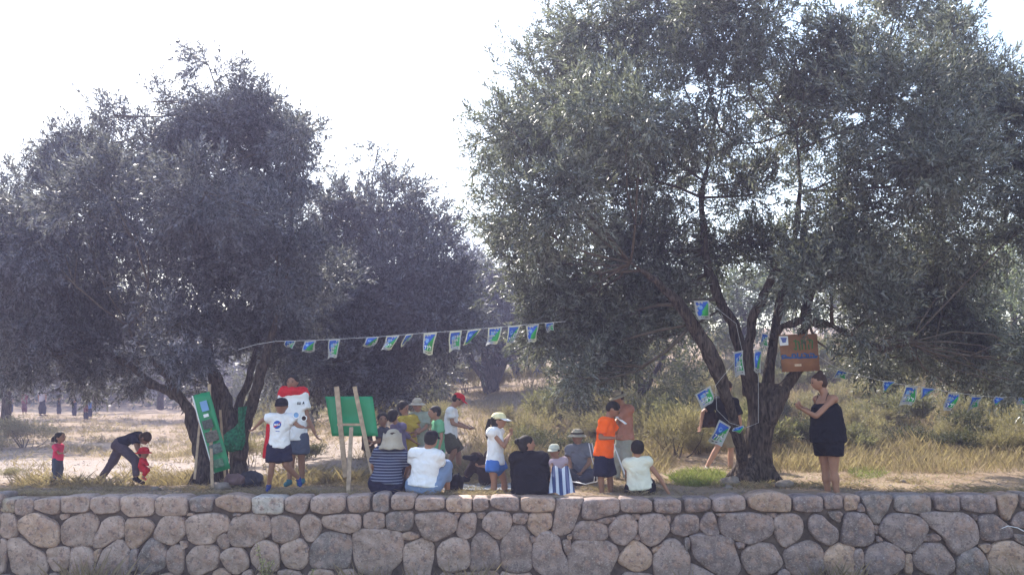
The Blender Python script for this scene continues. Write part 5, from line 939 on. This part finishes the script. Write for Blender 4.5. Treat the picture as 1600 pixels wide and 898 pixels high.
for i in range(190):
    D = rs.choice([17.5, 18.5, 20, 21, 22.5, 24, 26, 28, 30, 33, 36, 40]); D *= rs.uniform(.96, 1.04)
    px = rs.uniform(600 if D > 21 else 760, 1720) if rs.random() < .86 else rs.uniform(420, 760)
    if D < 19.5 and px < 1000: continue
    if px < 640 and D < 26: continue
    if 690 < px < 860 and 21.5 < D < 33: continue
    k = rs.random(); kind = 'dry' if k < .66 else ('green' if k < .88 else 'dark')
    shrub(kind, px, D, rs.uniform(.42, .85)*(1+.02*(D-17)), zs=rs.uniform(.7, 1.15))
for i in range(16): shrub(rs.choice(['dry', 'dark']), rs.uniform(380, 720), rs.uniform(26, 44), rs.uniform(.8, 1.6), zs=.9)
for px, D in ((1090, 18.2), (1150, 19), (1075, 20), (820, 19.5), (1330, 18)): shrub('green', px, D, .6, zs=.8)
for px, D in ((1480, 17.5), (1530, 17.8), (1420, 18.4), (1570, 18.2), (890, 18.6), (850, 19.4)): shrub('dark', px, D, .55, zs=.8)
# ------------------------------------------------------------------ grass
def grass(name, label, n, sampler, hgt, wdt, m_, seed, lean=.5):
    rng = np.random.default_rng(seed); pts = []
    while len(pts) < n:
        s_ = sampler(rng)
        if s_ is not None: pts.append(s_)
    A = np.array(pts); n = len(A); h = hgt[0]+(hgt[1]-hgt[0])*rng.random(n)**2; h *= A[:, 3]
    a = rng.random(n)*2*PI; w_ = wdt*rng.uniform(.6, 1.3, n); side = np.stack([np.cos(a), np.sin(a), np.zeros(n)], 1); ln = rng.normal(size=(n, 3))*lean*h[:, None]; ln[:, 2] = h*rng.uniform(.7, 1, n)
    b = A[:, :3]; V = np.stack([b-side*w_[:, None]/2, b+side*w_[:, None]/2, b+ln*.55+side*w_[:, None]*.35-np.array([0, 0, 0])+np.stack([np.zeros(n), np.zeros(n), h*.08], 1), b+ln], 1)
    me = mesh_np(name, V.reshape(-1, 3), np.arange(n*4).reshape(n, 4), m_, rnd=rng.random(n)); o = link(name, me); o['kind'] = 'stuff'; o['label'] = label; o['category'] = 'grass'; return o
def field(x0, x1, y0, y1, fn):
    def s_(rng):
        u = rng.random(); Y = y0+(y1-y0)*u**1.5; px = rng.uniform(x0, x1); x = (px-800)/F*Y
        k = noise.noise((x*.9, Y*.9, 5))+.5*noise.noise((x*2.7, Y*2.7, 8)); d = fn(x, Y, px, k)
        if rng.random() > d: return None
        return (x, Y, ground_z(x, Y)-.01, .7+.6*max(0, k)+d*.3)
    return s_
grass('dry_grass', 'tall straw coloured grass covering the slope and field behind the wall', 120000, field(560, 1660, 14.6, 34, lambda x, Y, px, k: 0 if (1040 < px < 1170 and Y < 17.5) else .85*smooth((px-620)/300)*smooth((Y-14.3)/2.2)+.1), (.08, .36), .010, M_DRY, 31, .35)
grass('dry_grass', 'short trampled dry grass on the ground just behind the wall', 60000, field(-60, 1660, 11.4, 17.5, lambda x, Y, px, k: max(0, .35+1.2*k)), (.015, .10), .006, M_DRY, 32, 1.0)
grass('dry_grass', 'thin dry grass scattered over the left field and pale track', 26000, field(-60, 800, 15, 48, lambda x, Y, px, k: max(0, k*1.4)*(.25 if 17 < Y < 25 else 1)), (.05, .28), .018, M_DRY, 33, .6)
def pebbles():
    rng = np.random.default_rng(5); g = Geo()
    bm = bmesh.new(); bmesh.ops.create_icosphere(bm, subdivisions=1, radius=1); V0 = np.array([v.co[:] for v in bm.verts]); F0 = np.array([[v.index for v in f.verts] for f in bm.faces]); bm.free()
    VV, FF = [], []; n = 0
    while n < 2600:
        Y = 11.6+34*rng.random()**2; px = rng.uniform(-60, 1660) if Y < 15 else rng.uniform(-60, 760); x = (px-800)/F*Y
        if rng.random() > .35+noise.noise((x*.7, Y*.7, 1)): continue
        r_ = rng.uniform(.008, .03)*(1+.03*(Y-11)); VV.append(V0*rng.uniform(.6, 1.3, V0.shape)*r_*np.array([1, 1, .6])+np.array([x, Y, ground_z(x, Y)])); FF.append(F0+n*len(V0)); n += 1
    o = link('pebbles', mesh_np('pebbles', np.concatenate(VV), np.concatenate(FF), M_ROCK)); o['kind'] = 'stuff'; o['label'] = 'small pebbles and clods scattered over the dry ground'; o['category'] = 'pebbles'
pebbles()
grass('dead_litter', 'dead brown leaf and straw litter under the trees', 45000, field(-60, 1660, 11.4, 24, lambda x, Y, px, k: max(0, .3+1.3*k)), (.01, .04), .022, leafmat('litter', (.19, .125, .08), (.26, .18, .12), .1, .8, .5, spec=.1), 36, 1.6)
grass('dry_grass', 'knee high dry tufts dotted over the left field', 22000, field(-60, 780, 14.5, 40, lambda x, Y, px, k: 1.0 if noise.noise((x*.55, Y*.55, 15)) > .22 and not 19 < Y < 23 else .02), (.05, .22), .012, M_DRY, 37, .4)
grass('green_grass', 'bright green grass patches left and right of the right tree', 6500, field(1030, 1500, 12.6, 16, lambda x, Y, px, k: 1.0 if math.hypot((px-1085)/45, (Y-14)/1.2) < 1 else (.6 if math.hypot((px-1345)/30, (Y-14.6)/.8) < 1 else .02)), (.03, .14), .008, M_GREENGRASS, 34, .5)
grass('dry_grass', 'pale dry grass blades growing at the foot of the wall', 5200, lambda rng: (lambda x, Y, k: None if rng.random() > max(.03, .3+1.5*k) else (x, Y, ground_z(x, Y), .55+.8*max(0, k)))(*(lambda x, Y: (x, Y, noise.noise((x*.9, 0, 2))+.4*noise.noise((x*4, 0, 2))))(rng.uniform(-7.5, 7.5), rng.uniform(10.1, 10.92))), (.12, .62), .0065, M_DRY, 35, .3)
# weed with seed pods at the wall foot
def weed(px, s_, lab):
    x = (px-800)/F*10.75; rt = empty('weed', (x, 10.75, ground_z(x, 10.75)), lab, 'weed', None); rng = np.random.default_rng(int(px)); st = Geo(); pos = []; dr = []
    for k in range(7):
        tip = Vector((x+rng.normal()*.10*s_+(.10 if k == 0 else 0), 10.75+rng.normal()*.05, rt.location.z+(.62 if k == 0 else rng.uniform(.25, .45))*s_)); pts = bend(Vector((x, 10.75, rt.location.z)), tip, rng, 6, .06); st.path(pts, [.004]*5+[.002], 5)
        for q in range(26): t = .35+.65*q/26; i = min(4, int(t*5)); p = pts[i].lerp(pts[i+1], t*5-i); pos.append(p); dr.append(rng.normal(size=3))
    st.obj('stem', M_DRY, rt); V, Q, rn = foliage(np.array(pos), np.array(dr), np.ones(len(pos)), 4, .012, .024, .7, rng); o = link('seed_pods', mesh_np('seed_pods', V-np.array(rt.location), Q, leafmat('pod_'+str(px), (.36, .34, .16), (.4, .38, .2), .3), rnd=rn), rt); o['kind'] = 'stuff'
weed(424, 1.0, 'yellowish weed with small round pods standing before the wall left of centre'); weed(484, .5, 'short podded weed just right of the taller weed')
g = Geo(); g.path([P(1565, 825, 10.6), P(1575, 821, 10.6), P(1590, 824, 10.6), P(1605, 832, 10.6), P(1640, 860, 10.6), P(1660, 900, 10.6)], [.003, .005, .006, .007, .008, .008], 6); tag(g.obj('dry_stalk', M_STRING, None, loc=P(1640, 900, 10.6)), 'bleached bent stalk arching in front of the wall at the right edge', 'stalk')
# ------------------------------------------------------------------ air volume added to imitate the blue-violet lens flare
if FLARE_VEIL:
    g = Geo(); g.box((0, 60, 12), 260, 200, 40); m, N, L, b = newmat('flare_veil_air'); N.remove(b); v = N.new('ShaderNodeVolumePrincipled'); v.inputs['Density'].default_value = FLARE_VEIL; v.inputs['Color'].default_value = (.66, .64, 1, 1); v.inputs['Anisotropy'].default_value = .35
    L.new(v.outputs[0], N['Material Output'].inputs['Volume']); o = g.obj('flare_veil', m); o['kind'] = 'stuff'; o['label'] = 'thin violet air volume added to imitate lens flare'
print("leaves", NT, len(PEOPLE))
